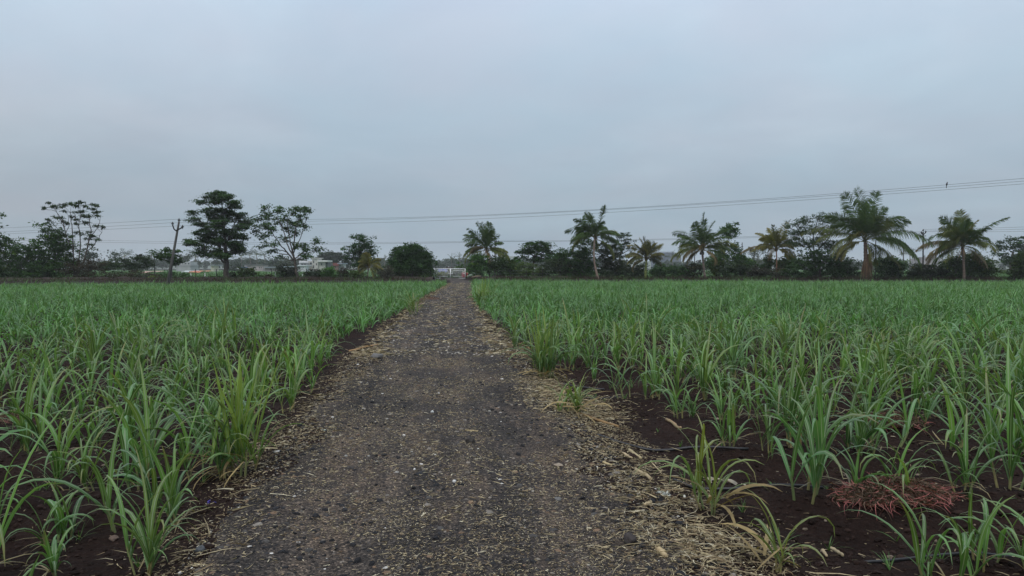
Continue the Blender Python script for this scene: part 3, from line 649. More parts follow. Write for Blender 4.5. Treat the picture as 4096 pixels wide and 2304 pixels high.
def pipe(pts, label, rad=.009):
    P = []
    for px, py in pts:
        x, y = gpt(px, py); P.append((x, y))
    P = np.array(P); t = np.linspace(0, len(P) - 1, 24)
    X = np.interp(t, range(len(P)), P[:, 0]); Y = np.interp(t, range(len(P)), P[:, 1]); Z = H(X, Y) + rad * .7
    Z = np.convolve(np.pad(Z, 2, 'edge'), np.ones(5) / 5, 'valid') + .004
    mb = MB(); tube(mb, np.stack([X, Y, Z], -1), rad, 8)
    o0 = np.array([X[0], Y[0], 0]); tag(link('drip_pipe', mb.mesh('drip_pipe', M['pipe'], o0), None, o0), label, 'drip pipe', 'black drip irrigation pipes')
pipe([(2392, 1781), (2460, 1797), (2560, 1812), (2640, 1819), (2800, 1824), (3000, 1836)], 'black irrigation pipe lying from the straw edge into the field, upper of two', .011)
pipe([(2700, 1952), (2770, 1972), (2880, 1980), (3050, 1991), (3300, 2000)], 'black irrigation pipe passing behind the thin pale clump', .011)
pipe([(2215, 1548), (2300, 1554), (2420, 1560)], 'short black pipe behind the large dark clump', .011)
pipe([(3470, 2292), (3650, 2282), (3850, 2268), (4096, 2262)], 'black irrigation pipe along the nearest row on the right', .009)
pipe([(420, 1898), (560, 1903), (700, 1897)], 'black irrigation pipe between rows left of the path', .010)
pipe([(2270, 1607), (2400, 1602), (2520, 1597)], 'thin black pipe on bare soil right of the large dark clump', .010)

def rock(px, py, size, label, col, name='stone', cat='stone', seed=1, flat=.7, group=None):
    x, y = gpt(px, py); r = np.random.default_rng(seed)
    me = bpy.data.meshes.new(name); import bmesh
    bm = bmesh.new(); bmesh.ops.create_icosphere(bm, subdivisions=3, radius=1)
    o3 = r.uniform(0, 50, 3)
    from mathutils import noise as mn
    ax = r.uniform(.7, 1.2, 2)
    for v in bm.verts:
        k = 1 + .35 * mn.noise(v.co * 1.3 + Vector(o3)) + .18 * mn.noise(v.co * 3.2 + Vector(o3))
        v.co = Vector((v.co.x * k * ax[0], v.co.y * k * ax[1], v.co.z * k * flat)) * size * .5
    for f in bm.faces: f.smooth = True
    bm.to_mesh(me); bm.free()
    a_ = me.attributes.new('tint', 'FLOAT_COLOR', 'POINT'); a_.data.foreach_set('color', np.tile(np.array([*col, 1], np.float32), len(me.vertices)))
    me.materials.append(M['stone'])
    o = link(name, me, None, (x, y, float(H(x, y)) + size * flat * .3)); tag(o, label, cat, group)
G = 'separate stones lying on and beside the path'
rock(1728, 1697, .042, 'white stone lying on the middle of the path', (.62, .62, .6), seed=2, group=G)
rock(1880, 1828, .085, 'round dark earthy clod lying on the path', (.045, .04, .036), 'clod', 'clod', 3, group=G)
rock(2525, 2252, .10, 'dark lumpy stone at the straw drift bottom right of the path', (.05, .042, .04), seed=4, group=G)
rock(2575, 2275, .045, 'small black stone beside the dark lumpy stone', (.03, .03, .033), seed=5, group=G)
rock(2232, 2060, .055, 'flat grey stone on the path below the straw', (.13, .125, .12), seed=6, flat=.35, group=G)
rock(1508, 1458, .24, 'long grey stone half buried at the left path edge', (.13, .125, .12), seed=7, flat=.4, group=G)
rock(2235, 1915, .06, 'buff flat stone near the right half of the path', (.26, .21, .16), seed=8, flat=.4, group=G)
rock(440, 2148, .05, 'brown flat stone on the soil between the left rows', (.14, .1, .08), seed=9, group=G)
rock(1380, 1875, .032, 'pale rounded pebble on the left wheel track', (.3, .29, .27), seed=10, group=G)
rock(1655, 1945, .026, 'white pebble near the centre line of the path', (.6, .58, .55), seed=11, group=G)
rock(1815, 1998, .035, 'white angular pebble right of the path centre', (.55, .54, .52), seed=12, group=G)
rock(790, 2275, .06, 'blue-grey stone at the lower left edge of the path', (.09, .095, .1), seed=13, group=G)

def shred(px, py, n, size, label, col, name, cat, seed):
    x, y = gpt(px, py); r = np.random.default_rng(seed); mb = MB()
    bx = np.stack([x + r.normal(0, size * .5, n), y + r.normal(0, size * .6, n)], -1)
    z = H(bx[:, 0], bx[:, 1]) + .012
    blades(mb, np.concatenate([bx, z[:, None]], 1), r.uniform(0, 6.28, n), r.uniform(-.1, .8, n), r.uniform(.5, 1, n) * size, r.uniform(.2, .5, n) * size, r.uniform(0, 1.5, n), 4, True, r.normal(0, .6, n), r.normal(0, .5, n), np.array(col) * r.uniform(.7, 1.1, (n, 1)), fold=.2, basew=.8)
    loc = np.array([x, y, float(H(x, y))]); tag(link(name, mb.mesh(name, M['dry'], loc), None, loc), label, cat)
shred(2655, 2025, 16, .05, 'heap of torn white plastic shreds in the straw', (.6, .61, .6), 'plastic_shreds', 'plastic scrap', 1)
shred(2748, 2030, 5, .05, 'small white plastic scrap left of the pale clump', (.62, .6, .57), 'plastic_scrap', 'plastic scrap', 2)
shred(2915, 1935, 4, .11, 'curled whitish dry leaf on the soil behind the pale clump', (.42, .38, .32), 'dry_leaf', 'dry leaf', 3)
shred(830, 2045, 7, .03, 'bright blue scrap lying under the tall left clump', (.06, .05, .4), 'blue_scrap', 'scrap', 4)
shred(1300, 1775, 2, .05, 'single upright white leaf scrap on the left of the path', (.55, .6, .57), 'white_scrap', 'scrap', 5)
shred(2205, 2245, 1, .03, 'tiny pale scrap at the path bottom', (.5, .5, .55), 'white_scrap', 'scrap', 6)

def weed_heap(px, py, rx, ry, hgt, n, label, seed, red=1.0):
    x, y = gpt(px, py); r = np.random.default_rng(seed); z = float(H(x, y, False))
    root = thing('weed_heap', (x, y, z), label, 'weed heap', 'heaps of pulled red weeds between the rows')
    st, lv = MB(), MB()
    def surf(k):
        a = r.uniform(0, 6.28, k); q = np.sqrt(r.uniform(0, 1, k)); X = np.cos(a) * q * rx; Y = np.sin(a) * q * ry
        return np.stack([X, Y, hgt * np.clip(1 - q ** 1.6, 0, 1) * r.uniform(.2, 1, k) + .005], -1)
    B = surf(n); col = np.where(r.uniform(0, 1, (n, 1)) < .65 * red, [[.42, .15, .145]], [[.17, .11, .085]]) * r.uniform(.6, 1.25, (n, 1))
    blades(st, B, r.uniform(0, 6.28, n), r.uniform(-.1, .55, n), r.uniform(.07, .22, n), r.uniform(.0035, .0058, n), r.uniform(.3, 1.6, n), 8, False, r.uniform(-1, 1, n), r.normal(0, 2.4, n), col, fold=0, basew=.9)
    k = n * 7; C = surf(k); C[:, 2] += r.uniform(0, .02, k)
    leaves(lv, C, r.normal(0, 1, (k, 3)), r.normal(0, 1, (k, 3)) + [0, 0, 1], r.uniform(.008, .028, k), r.uniform(.006, .018, k), np.array([.10, .072, .052]) * r.uniform(.4, 1.6, (k, 1)))
    link('stems', st.mesh('stems', M['dry']), root); link('withered_leaves', lv.mesh('withered_leaves', M['dry']), root)
weed_heap(3590, 2035, .43, .17, .14, 1600, 'large heap of pulled red-stemmed weeds in the nearest furrow at right', 1)
weed_heap(3560, 1720, .36, .2, .14, 320, 'brownish red weed heap half hidden by cane one row behind the large heap', 2, .6)
weed_heap(2890, 1385, .35, .3, .12, 160, 'small brown weed heap among cane in the middle of the right field', 3, .6)
weed_heap(1715, 1205, .55, .9, .14, 260, 'orange-red weed heap at the far left edge of the path', 4, 1.0)
weed_heap(12, 1705, .25, .2, .1, 140, 'red weed heap at the left border of the photo', 5, .8)

HAZE = 0.00026
# ------------------------------------------------------------------ trees and bushes
DENS = 2.3
def px_cloud(r, blobs, d, n_per):
    """cluster centres (world) inside crown blobs given as (px, py, rx, ry[, ddepth])"""
    out_, own = [], []
    for bi, b in enumerate(blobs):
        cx, cy, rx, ry = b[:4]; dd = b[4] if len(b) > 4 else 0
        n = max(3, int(n_per * DENS * rx * ry / 1000))
        v = r.normal(0, 1, (n, 3)); v /= np.linalg.norm(v, axis=1)[:, None]
        q = np.where(r.uniform(0, 1, n) < .75, r.uniform(.72, 1.02, n), r.uniform(.2, .72, n))[:, None]; q = np.where((r.uniform(0, 1, n) < .10)[:, None] & (v[:, 2:] > -.2), r.uniform(1.05, 1.4, (n, 1)), q)
        v = v * q; s = d / F_PX
        c = at(cx, cy, d) + FWD * dd
        out_.append(c + v[:, :1] * rx * s * RIGHT + v[:, 1:2] * max(rx, ry * .7) * .85 * s * FWD + v[:, 2:] * ry * s * UP)
        own.append(np.full(n, bi))
    return np.concatenate(out_), np.concatenate(own)
def leaf_clusters(mb, r, C, cr, nl, ln, wd, col, var=.35, flat=.5, updir=.6, droop=0.0, yel=.0):
    n = len(C); k = n * nl
    cv = np.repeat(r.uniform(1 - var, 1 + var, (n, 1)), nl, 0) * r.uniform(.75, 1.25, (k, 1))
    off = r.normal(0, 1, (k, 3)) * np.array([1, 1, flat]) * (np.repeat(r.uniform(.6, 1.35, n), nl) * cr)[:, None] * .62
    P = np.repeat(C, nl, 0) + off
    P[:, 2] = np.maximum(P[:, 2], .1)
    dv = off * np.array([1, 1, .5]) + r.normal(0, .5, (k, 3)) * cr; dv[:, 2] -= droop * cr
    nr = r.normal(0, 1, (k, 3)) * (1 - updir) + UP * (updir + .2)
    c = np.asarray(col) * cv
    if yel:
        y = np.repeat(r.uniform(0, 1, (n, 1)) < yel, nl, 0); c = np.where(y, c * np.array([1.7, 1.35, .8]), c)
    leaves(mb, P, dv, nr, 1.15 * ln * r.uniform(.6, 1.3, k), 1.25 * wd * r.uniform(.6, 1.3, k), c)
BARK = (.085, .072, .06)
def tree(name, label, cat, d, base, stems, blobs, seed, n_per=9, cr=.5, nl=22, ln=.32, wd=.17, col=(.035, .06, .022), var=.35, flat=.5, updir=.6, droop=0., yel=0., twig=.35, twr=.018, bark=BARK, group=None, pn=('crown', 'trunk'), limbs=True, trunk_r=None):
    r = np.random.default_rng(seed)
    b0 = gx(base, d); root = thing(name, b0, label, cat, group)
    C, own = px_cloud(r, blobs, d, n_per)
    tb = MB(); sk = []
    for st in stems:
        P = np.array([at(p[0], p[1], d) + FWD * (p[3] if len(p) > 3 else 0) for p in st]); R = np.array([p[2] for p in st])
        P[P[:, 2] < .3, 2] = np.maximum(P[P[:, 2] < .3, 2], -.1)
        t = np.linspace(0, len(P) - 1, (len(P) - 1) * 4 + 1)
        Q = np.stack([np.interp(t, range(len(P)), P[:, i]) for i in range(3)], -1); Q[1:-1] += r.normal(0, .04, (len(Q) - 2, 3))
        RR = np.interp(t, range(len(P)), R)
        tube(tb, Q, RR, 8 if R[0] > .08 else 5, np.array(bark) * r.uniform(.85, 1.15)); sk += [(q, rr) for q, rr in zip(Q, RR)]
    if sk and limbs:
        SP = np.array([s[0] for s in sk]); SR = np.array([s[1] for s in sk])
        for bi in range(len(blobs)):
            cc = C[own == bi].mean(0)
            w = np.linalg.norm(SP - cc, axis=1) + np.maximum(0, SP[:, 2] - cc[2] + .5) * 3; j = int(np.argmin(w))
            Q = curve(SP[j], cc, (0, 0, -.06 * np.linalg.norm(SP[j] - cc)), 6); tube(tb, Q, np.linspace(min(SR[j] * .7, .09), twr * 1.2, 6), 5, bark, cap=False)
            for c in C[own == bi]:
                if r.uniform() < twig:
                    f = r.integers(2, 6); tube(tb, curve(Q[f], c, r.normal(0, .12, 3), 4), [twr, twr * .8, twr * .6, twr * .4], 3, bark, cap=False)
    elif twig and not stems:
        for c in C[r.uniform(0, 1, len(C)) < twig]:
            s0 = b0 + RIGHT * r.normal(0, .4) + FWD * r.normal(0, .3); tube(tb, curve(s0, c, r.normal(0, .15, 3), 4), [twr * 1.5, twr, twr * .8, twr * .4], 3, bark, cap=False)
    lf = MB(); leaf_clusters(lf, r, C, cr, nl, ln, wd, col, var, flat, updir, droop, yel)
    part(pn[0], lf, M['foliage'], root)
    if tb.n: part(pn[1], tb, M['bark'], root)
    return root
def bush(label, d, blobs, seed, name='bush', cat='bush', group=None, **kw):
    k = dict(n_per=15, cr=.42, nl=24, ln=.27, wd=.16, twig=.3, twr=.012, limbs=False, pn=('foliage', 'stem')); k.update(kw)
    return tree(name, label, cat, d, blobs[0][0], [], blobs, seed, group=group, **k)

DG = (.036, .084, .022); MG = (.054, .124, .032); OL = (.064, .10, .032); BR = (.05, .04, .028); BG_ = (.05, .095, .028)

# --- left side
tree('broadleaf_tree', 'tree at the left border of the photo, only its right branches showing', 'tree', 100, -70, [[(-70, 1122, .25), (-60, 1000, .2), (-40, 900, .12)], [(-60, 1000, .12), (-10, 930, .06)]],
     [(-15, 865, 26, 13), (-12, 905, 28, 12), (-8, 940, 22, 12), (-70, 880, 60, 50), (-16, 972, 24, 14), (-80, 960, 70, 40)], 1, col=DG, nl=18, ln=.35, wd=.22)
bush('wide dark green thicket at the left border below the overhanging tree', 101, [(70, 1040, 95, 70), (30, 990, 55, 40), (120, 1000, 50, 36), (150, 1080, 80, 45), (-40, 1060, 80, 70), (20, 1095, 90, 30)], 2, col=DG, yel=.06, n_per=8, name='thicket', cat='thicket')
tree('dense_tree', 'dense dark green tree rising above the thicket, in front of the sparse slender tree', 'tree', 103, 225, [[(225, 1122, .2), (222, 1040, .14), (225, 960, .07)]],
     [(215, 935, 48, 34), (190, 980, 70, 40), (250, 975, 45, 45), (270, 1020, 40, 40), (190, 1040, 70, 50), (240, 1075, 70, 45), (160, 900, 14, 10), (195, 905, 20, 14), (175, 1095, 60, 25)], 3, col=DG, yel=.08, n_per=9, ln=.3, wd=.15)
# sparse umbrella tree: slender stems, whorls of leaves at the tips
stemsU = [[(300, 1122, .16), (298, 1095, .14), (295, 1060, .09), (294, 960, .07), (292, 900, .05), (285, 850, .03)],
          [(300, 1110, .12), (312, 1075, .09), (318, 1030, .08), (324, 950, .06), (318, 905, .05), (300, 860, .03)],
          [(302, 1108, .12), (330, 1065, .1), (345, 1015, .09), (356, 970, .08), (365, 920, .06), (360, 870, .04)],
          [(356, 970, .06), (375, 935, .05), (398, 905, .035), (405, 860, .02)], [(345, 1010, .06), (380, 980, .05), (410, 930, .03)],
          [(292, 1000, .07), (268, 945, .06), (255, 880, .05), (225, 845, .03), (192, 838, .02)], [(262, 920, .04), (240, 870, .03), (215, 815, .02)], [(262, 940, .05), (280, 905, .04), (276, 860, .02)],
          [(318, 905, .04), (325, 870, .03), (326, 825, .02)], [(360, 880, .03), (385, 850, .025), (398, 822, .015)]]
tipsU = [(190, 836), (215, 815), (212, 832), (238, 828), (255, 828), (265, 845), (278, 822), (292, 817), (305, 822), (320, 815), (325, 828), (345, 812), (352, 826), (378, 822), (398, 820), (380, 838), (300, 850), (320, 862), (285, 868), (340, 848), (345, 862),
         (365, 868), (372, 850), (400, 848), (408, 868), (215, 882), (230, 872), (248, 885), (262, 872), (270, 895), (300, 880), (310, 895), (345, 892), (362, 890), (398, 908), (420, 910), (352, 928), (365, 945), (378, 945), (348, 955), (328, 936), (400, 958), (350, 975), (308, 930), (296, 948)]
ub = [(x, y, 9, 4.5, random.uniform(-1.2, 1.2)) for x, y in tipsU]
tree('umbrella_tree', 'tall sparse tree with slender bare stems and small leaf whorls at the tips', 'tree', 103, 300, stemsU, ub, 4, n_per=50, cr=.3, nl=12, ln=.4, wd=.12, col=(.030, .060, .020), flat=.35, updir=.75, droop=.25, twig=.2, twr=.014)
bush('dry brownish bush under the sparse slender tree', 102, [(330, 1060, 60, 30), (300, 1090, 55, 25), (370, 1085, 45, 28), (385, 1055, 30, 24)], 5, col=BR, ln=.2, wd=.08, twig=.6)
for i, (cx, w, dd, tp, c, lab) in enumerate([(440, 70, 108, 1082, BR, 'brown withered hedge bush right of the sparse slender tree'), (545, 60, 108, 1078, BR, 'brown withered hedge bush between the slender tree and the leaning pole'), (570, 45, 105, 1092, (.03, .05, .03), 'blue-green hedge bush with a dark hollow left of the leaning pole'),
                                           (625, 40, 109, 1088, BR, 'brown withered hedge bush just left of the leaning pole'), (705, 55, 106, 1085, DG, 'dark green hedge bush behind the foot of the leaning pole')]):
    bush(lab, dd, [(cx - w * .4, (tp + 1122) / 2 + 3, w * .6, (1122 - tp) / 2), (cx + w * .4, (tp + 1122) / 2 + 5, w * .6, (1122 - tp) / 2 - 3)], 10 + i, col=c, group='hedge bushes along the left field edge', ln=.2, wd=.1)
bush('broad flat-topped green acacia bush beyond the brown hedge', 125, [(470, 1052, 55, 22), (540, 1050, 55, 26), (590, 1045, 40, 24), (420, 1062, 35, 22), (555, 1028, 22, 12), (500, 1072, 90, 18)], 16, col=(.03, .052, .024), flat=.3, updir=.8)
bush('bright yellow-green papaya seedling left of the leaning pole', 100, [(610, 1112, 10, 8), (603, 1118, 8, 5)], 17, col=(.14, .19, .03), n_per=60, cr=.25, nl=8, ln=.3, wd=.16, name='papaya_seedling', cat='seedling')
bush('low bright green weed under the brown hedge', 100, [(452, 1124, 14, 5)], 18, col=(.07, .12, .03), n_per=60, cr=.25, nl=8, name='weed', cat='weed')
bush('low green weed at the foot of the sparse slender tree', 100, [(275, 1120, 18, 7)], 19, col=(.06, .1, .03), n_per=60, cr=.25, nl=8, name='weed', cat='weed')
tree('small_tree', 'small dark tree directly behind the leaning concrete pole', 'tree', 104, 685, [[(688, 1121, .12), (686, 1070, .09), (684, 1030, .06)]], [(660, 1020, 38, 22), (700, 1020, 34, 22), (682, 1002, 22, 12), (718, 1035, 24, 16), (640, 1028, 20, 14), (690, 1048, 34, 14)], 20, col=DG, ln=.32, wd=.2, flat=.35, updir=.75)
# big dense tree with branch tiers
rT = np.random.default_rng(77); tb2 = []
for y, x0, x1 in [(772, 835, 945), (790, 822, 962), (812, 820, 966), (835, 812, 966), (855, 785, 985), (875, 765, 988), (892, 760, 985), (912, 790, 1000), (930, 790, 985), (948, 785, 1003), (965, 775, 985), (983, 768, 990), (1003, 785, 972), (1022, 810, 965)]:
    w = x1 - x0; m = max(3, int(w / 34))
    for k in range(m):
        f = (k + .5) / m; tb2.append((x0 + w * f + rT.normal(0, 4), y + abs(f - .5) * 10 + rT.normal(0, 5), w / m * .62, 10.5, rT.normal(0, 1.6)))
tree('dense_tree', 'tallest tree left of the path, dense dark crown in layered tiers on a thick trunk', 'tree', 104, 908, [[(908, 1124, .42), (905, 1080, .34), (906, 1030, .3), (902, 960, .2), (895, 880, .12), (888, 800, .05)], [(905, 1060, .14), (880, 1032, .11), (850, 1010, .07), (820, 995, .04)], [(906, 1035, .16), (925, 1005, .1), (950, 985, .05)], [(904, 1045, .15), (880, 990, .1), (860, 930, .06)], [(903, 990, .12), (925, 930, .08), (945, 880, .04)]],
     tb2, 21, n_per=23, cr=.52, nl=26, ln=.27, wd=.16, col=(.032, .074, .021), flat=.32, updir=.8, twig=.3, droop=.2, yel=.05)
# airy tree with a leaning trunk
airy = [(1030, 875, 22, 12), (1065, 860, 22, 12), (1045, 905, 20, 11), (1020, 925, 16, 20), (1075, 838, 20, 12), (1100, 832, 22, 11), (1125, 845, 22, 12), (1090, 870, 24, 14), (1115, 890, 24, 14), (1080, 905, 24, 14), (1060, 945, 24, 12), (1105, 925, 26, 14), (1140, 870, 22, 14), (1165, 850, 22, 14), (1190, 835, 24, 12), (1215, 835, 22, 12), (1235, 850, 18, 14), (1205, 865, 24, 14), (1170, 890, 24, 16), (1200, 900, 22, 16), (1222, 915, 14, 12), (1140, 915, 24, 16), (1170, 930, 24, 14), (1050, 985, 22, 9), (1085, 1005, 24, 10), (1110, 975, 24, 12), (1135, 955, 24, 12), (1120, 1030, 20, 7), (1255, 965, 20, 16), (1268, 1000, 22, 14), (1235, 1005, 22, 14), (1215, 985, 18, 14), (1205, 1025, 22, 10), (1245, 1025, 20, 10), (1185, 985, 16, 14)]
airy = [(b[0], b[1], b[2], b[3], random.uniform(-2, 2)) for b in airy]
tree('airy_tree', 'airy tree with a bent trunk and spreading bare limbs right of the tallest tree', 'tree', 103, 1196, [[(1196, 1122, .2), (1185, 1085, .17), (1180, 1040, .16), (1172, 1015, .13)], [(1176, 1042, .12), (1150, 1010, .1), (1125, 980, .07), (1090, 930, .05), (1065, 890, .03)], [(1174, 1025, .11), (1150, 975, .08), (1130, 910, .05), (1105, 860, .03)], [(1172, 1015, .11), (1178, 960, .08), (1185, 900, .05), (1205, 850, .03)], [(1180, 1035, .09), (1205, 1015, .06), (1240, 985, .035)], [(1172, 1015, .1), (1160, 960, .07), (1150, 890, .04), (1165, 860, .03)], [(1150, 1010, .07), (1110, 995, .05), (1070, 985, .03)], [(1174, 1015, .08), (1205, 950, .05), (1225, 880, .03)]],
     airy, 22, n_per=14, cr=.44, nl=16, ln=.32, wd=.15, col=(.040, .088, .028), flat=.45, updir=.65, twig=.5, twr=.02, droop=.2, yel=.06)
for i, (cx, tp, w, c, lab) in enumerate([(868, 1098, 26, MG, 'round green shrub at the foot of the tallest tree, left side'), (925, 1085, 26, (.03, .035, .02), 'dark twiggy shrub just right of the tallest tree'), (985, 1065, 34, OL, 'spreading olive shrub left of the braced fence post'), (1045, 1098, 20, MG, 'low green shrub right of the braced fence post'), (1075, 1098, 16, BR, 'small brown withered shrub between two fence posts'),
                                         (1150, 1052, 44, (.024, .034, .02), 'dark arching creeper bush left of the bent trunk'), (1255, 1075, 34, (.026, .036, .022), 'dark bush right of the bent trunk'), (1320, 1068, 36, MG, 'rounded green bush in front of the red house'), (1372, 1068, 20, (.035, .026, .02), 'narrow brown creeper-covered stump left of the compact dark tree'), (1420, 1080, 34, OL, 'olive bush under the compact dark tree'), (1545, 1062, 26, (.07, .07, .06), 'greyish twiggy bush left of the round dome tree')]):
    bush(lab, 106 - .2 * i, [(cx, (tp + 1118) / 2, w, (1120 - tp) / 2), (cx + w * .5, (tp + 1124) / 2, w * .6, (1112 - tp) / 2 * .8), (cx - w * .5, (tp + 1126) / 2, w * .55, (1112 - tp) / 2 * .75)], 40 + i, col=c, group='bushes along the wire fence', ln=.22, wd=.11, twig=.5)
tree('compact_tree', 'compact dark tree standing behind the yellowish banana-like palm', 'tree', 112, 1432, [[(1435, 1118, .18), (1435, 1060, .14), (1440, 1000, .1)]], [(1430, 960, 34, 24), (1460, 965, 30, 28), (1412, 1000, 30, 26), (1450, 1000, 40, 28), (1485, 1005, 26, 24), (1405, 1025, 26, 22), (1445, 1035, 44, 20), (1495, 1030, 18, 18), (1435, 1060, 30, 14)], 60, col=(.032, .076, .028), ln=.3, wd=.17)
tree('dome_tree', 'dark round dome-shaped tree left of the white gate', 'tree', 111, 1645, [[(1645, 1118, .2), (1645, 1070, .15), (1645, 1030, .1)]], [(1640, 1015, 60, 36), (1600, 1040, 46, 36), (1690, 1040, 44, 38), (1640, 1060, 80, 40), (1600, 1085, 40, 28), (1690, 1085, 42, 28), (1645, 1095, 60, 22), (1650, 990, 34, 12)], 61, col=(.030, .074, .019), n_per=30, cr=.4, nl=28, ln=.3, wd=.13, flat=.55)
bush('small green bush touching the left gate post', 109, [(1712, 1100, 26, 16), (1600, 1092, 30, 18), (1572, 1085, 26, 20)], 62, col=(.03, .06, .018), yel=.1)
bush('bright green leafy bush rising behind the white gate', 122, [(1830, 1072, 20, 14), (1812, 1080, 12, 10), (1846, 1076, 10, 12), (1832, 1095, 22, 14)], 63, col=(.055, .11, .028), yel=.15)
# --- right side
tree('spreading_tree', 'rounded dark tree with a gappy crown right of the gate palm', 'tree', 118, 2150, [[(2130, 1118, .22), (2132, 1060, .18), (2140, 1020, .14)], [(2140, 1030, .12), (2110, 1005, .07)], [(2140, 1025, .12), (2180, 1005, .07)]], [(2125, 985, 40, 18), (2165, 980, 40, 18), (2100, 1005, 30, 16), (2195, 1000, 28, 22), (2145, 1005, 50, 20), (2085, 1025, 22, 14), (2200, 1025, 22, 16), (2165, 1035, 34, 16), (2125, 1040, 24, 12)], 64, col=(.034, .076, .022), flat=.35, ln=.34, wd=.22, n_per=11, updir=.75, yel=.06)
for i, (d, blobs, c, lab) in enumerate([
    (110, [(1915, 1050, 40, 32), (1905, 1080, 40, 34), (1900, 1030, 24, 14)], MG, 'green bush left of the gate palm trunk'),
    (111, [(1985, 1055, 40, 30), (2030, 1062, 36, 26), (2000, 1085, 50, 28), (2045, 1080, 30, 26)], (.035, .066, .022), 'bright green bush right of the gate palm trunk'),
    (113, [(2100, 1075, 44, 22), (2140, 1085, 40, 26), (2080, 1095, 34, 18)], OL, 'olive green hedge bush under the rounded gappy tree'),
    (112, [(2230, 1055, 45, 28), (2200, 1080, 44, 30), (2265, 1080, 40, 32)], (.034, .052, .024), 'mid-green hedge bush right of the rounded gappy tree'),
    (112, [(2320, 1000, 40, 36), (2290, 1040, 50, 40), (2350, 1040, 44, 44), (2280, 1085, 46, 30), (2340, 1090, 50, 28), (2250, 1010, 22, 16), (2345, 970, 24, 16)], DG, 'tall dark bushy tree just left of the curved palm trunk'),
    (111, [(2430, 1010, 40, 34), (2450, 1050, 44, 36), (2420, 1090, 40, 28), (2480, 1085, 34, 28), (2410, 980, 20, 14)], (.026, .038, .018), 'dark bushy tree just right of the curved palm trunk'),
    (110, [(2525, 1082, 44, 32), (2560, 1088, 30, 26)], (.036, .052, .026), 'grey-green hedge bush left of the small yellow palm'),
    (110, [(2660, 1085, 50, 28), (2710, 1090, 36, 24), (2630, 1095, 30, 20)], DG, 'dark creeper hedge right of the small yellow palm'),
    (112, [(2770, 1085, 46, 28), (2740, 1096, 36, 20), (2790, 1068, 26, 18)], (.034, .04, .026), 'brown-green hedge bush left of the short nut palm trunk'),
    (115, [(2870, 1065, 34, 26), (2860, 1090, 40, 26)], (.038, .066, .022), 'light green bush right of the short nut palm trunk'),
    (111, [(2950, 1065, 44, 26), (2930, 1090, 44, 26), (2990, 1085, 40, 24)], (.03, .055, .022), 'green hedge bush below the ball-topped tree'),
    (108, [(3050, 1098, 48, 22), (3110, 1095, 36, 24), (3020, 1092, 30, 24)], (.034, .034, .026), 'brown-green creeper hedge at the foot of the golden palm'),
    (110, [(3385, 1065, 36, 24), (3400, 1090, 44, 28), (3350, 1090, 36, 26)], (.022, .044, .016), 'dark green bush left of the largest palm'),
    (104, [(3560, 1070, 40, 28), (3540, 1095, 44, 26), (3590, 1090, 30, 24)], (.022, .044, .016), 'dark green bush right of the largest palm'),
    (103, [(3680, 1078, 34, 24), (3720, 1085, 36, 26), (3680, 1100, 48, 20), (3765, 1095, 30, 22)], (.032, .045, .026), 'grey-green bush at the foot of the three-pronged pole'),
    (104, [(3800, 1060, 40, 26), (3860, 1050, 56, 34), (3930, 1060, 50, 34), (3960, 1085, 40, 26), (3840, 1090, 60, 30), (3910, 1095, 50, 24), (3900, 1030, 36, 18), (3780, 1085, 30, 24)], (.038, .072, .020), 'large light green bush behind the rightmost palm'),
    (98, [(4075, 1075, 30, 36), (4100, 1050, 34, 40), (4080, 1040, 20, 20), (4090, 1105, 40, 24)], (.034, .06, .018), 'yellow-green bush at the right border of the photo'),
    (110, [(2050, 1108, 14, 7)], (.05, .09, .025), 'small yellow-green shrub left of its taller neighbour below the gappy tree'), (109, [(2105, 1098, 20, 14)], (.06, .1, .025), 'rounded yellow-green shrub in front of the hedge below the gappy tree')]):
    bush(lab, d, blobs, 80 + i, col=c, group='bushes along the right field edge', yel=.08 if c[1] > .05 else .03, twig=.35)
bush('tall green bush between the gate palm and the rounded gappy tree', 116, [(2240, 1025, 30, 22), (2215, 1045, 36, 26), (2060, 1050, 30, 20)], 120, col=(.038, .09, .026), group='bushes along the right field edge')
bush('tall green bush behind the nut palm and the ball-topped tree', 117, [(2960, 1035, 34, 22), (2990, 1050, 34, 22), (2860, 1040, 30, 24), (2830, 1055, 24, 22)], 121, col=(.045, .10, .030), group='bushes along the right field edge', yel=.1)
bush('tall green bush filling the gap right of the golden palm', 115, [(3160, 1040, 34, 22), (3130, 1055, 30, 22), (3060, 1060, 30, 22)], 122, col=(.040, .09, .026), group='bushes along the right field edge', yel=.1)
bush('light green bush filling the gap right of the largest palm', 112, [(3560, 1045, 34, 22), (3600, 1060, 30, 20), (3520, 1055, 26, 22)], 123, col=(.044, .10, .030), group='bushes along the right field edge', yel=.1)
bush('dark low bushes right behind the white gate', 123, [(1775, 1098, 24, 16), (1810, 1096, 24, 16), (1840, 1100, 20, 14), (1748, 1100, 16, 14)], 124, col=(.018, .036, .014), n_per=22)
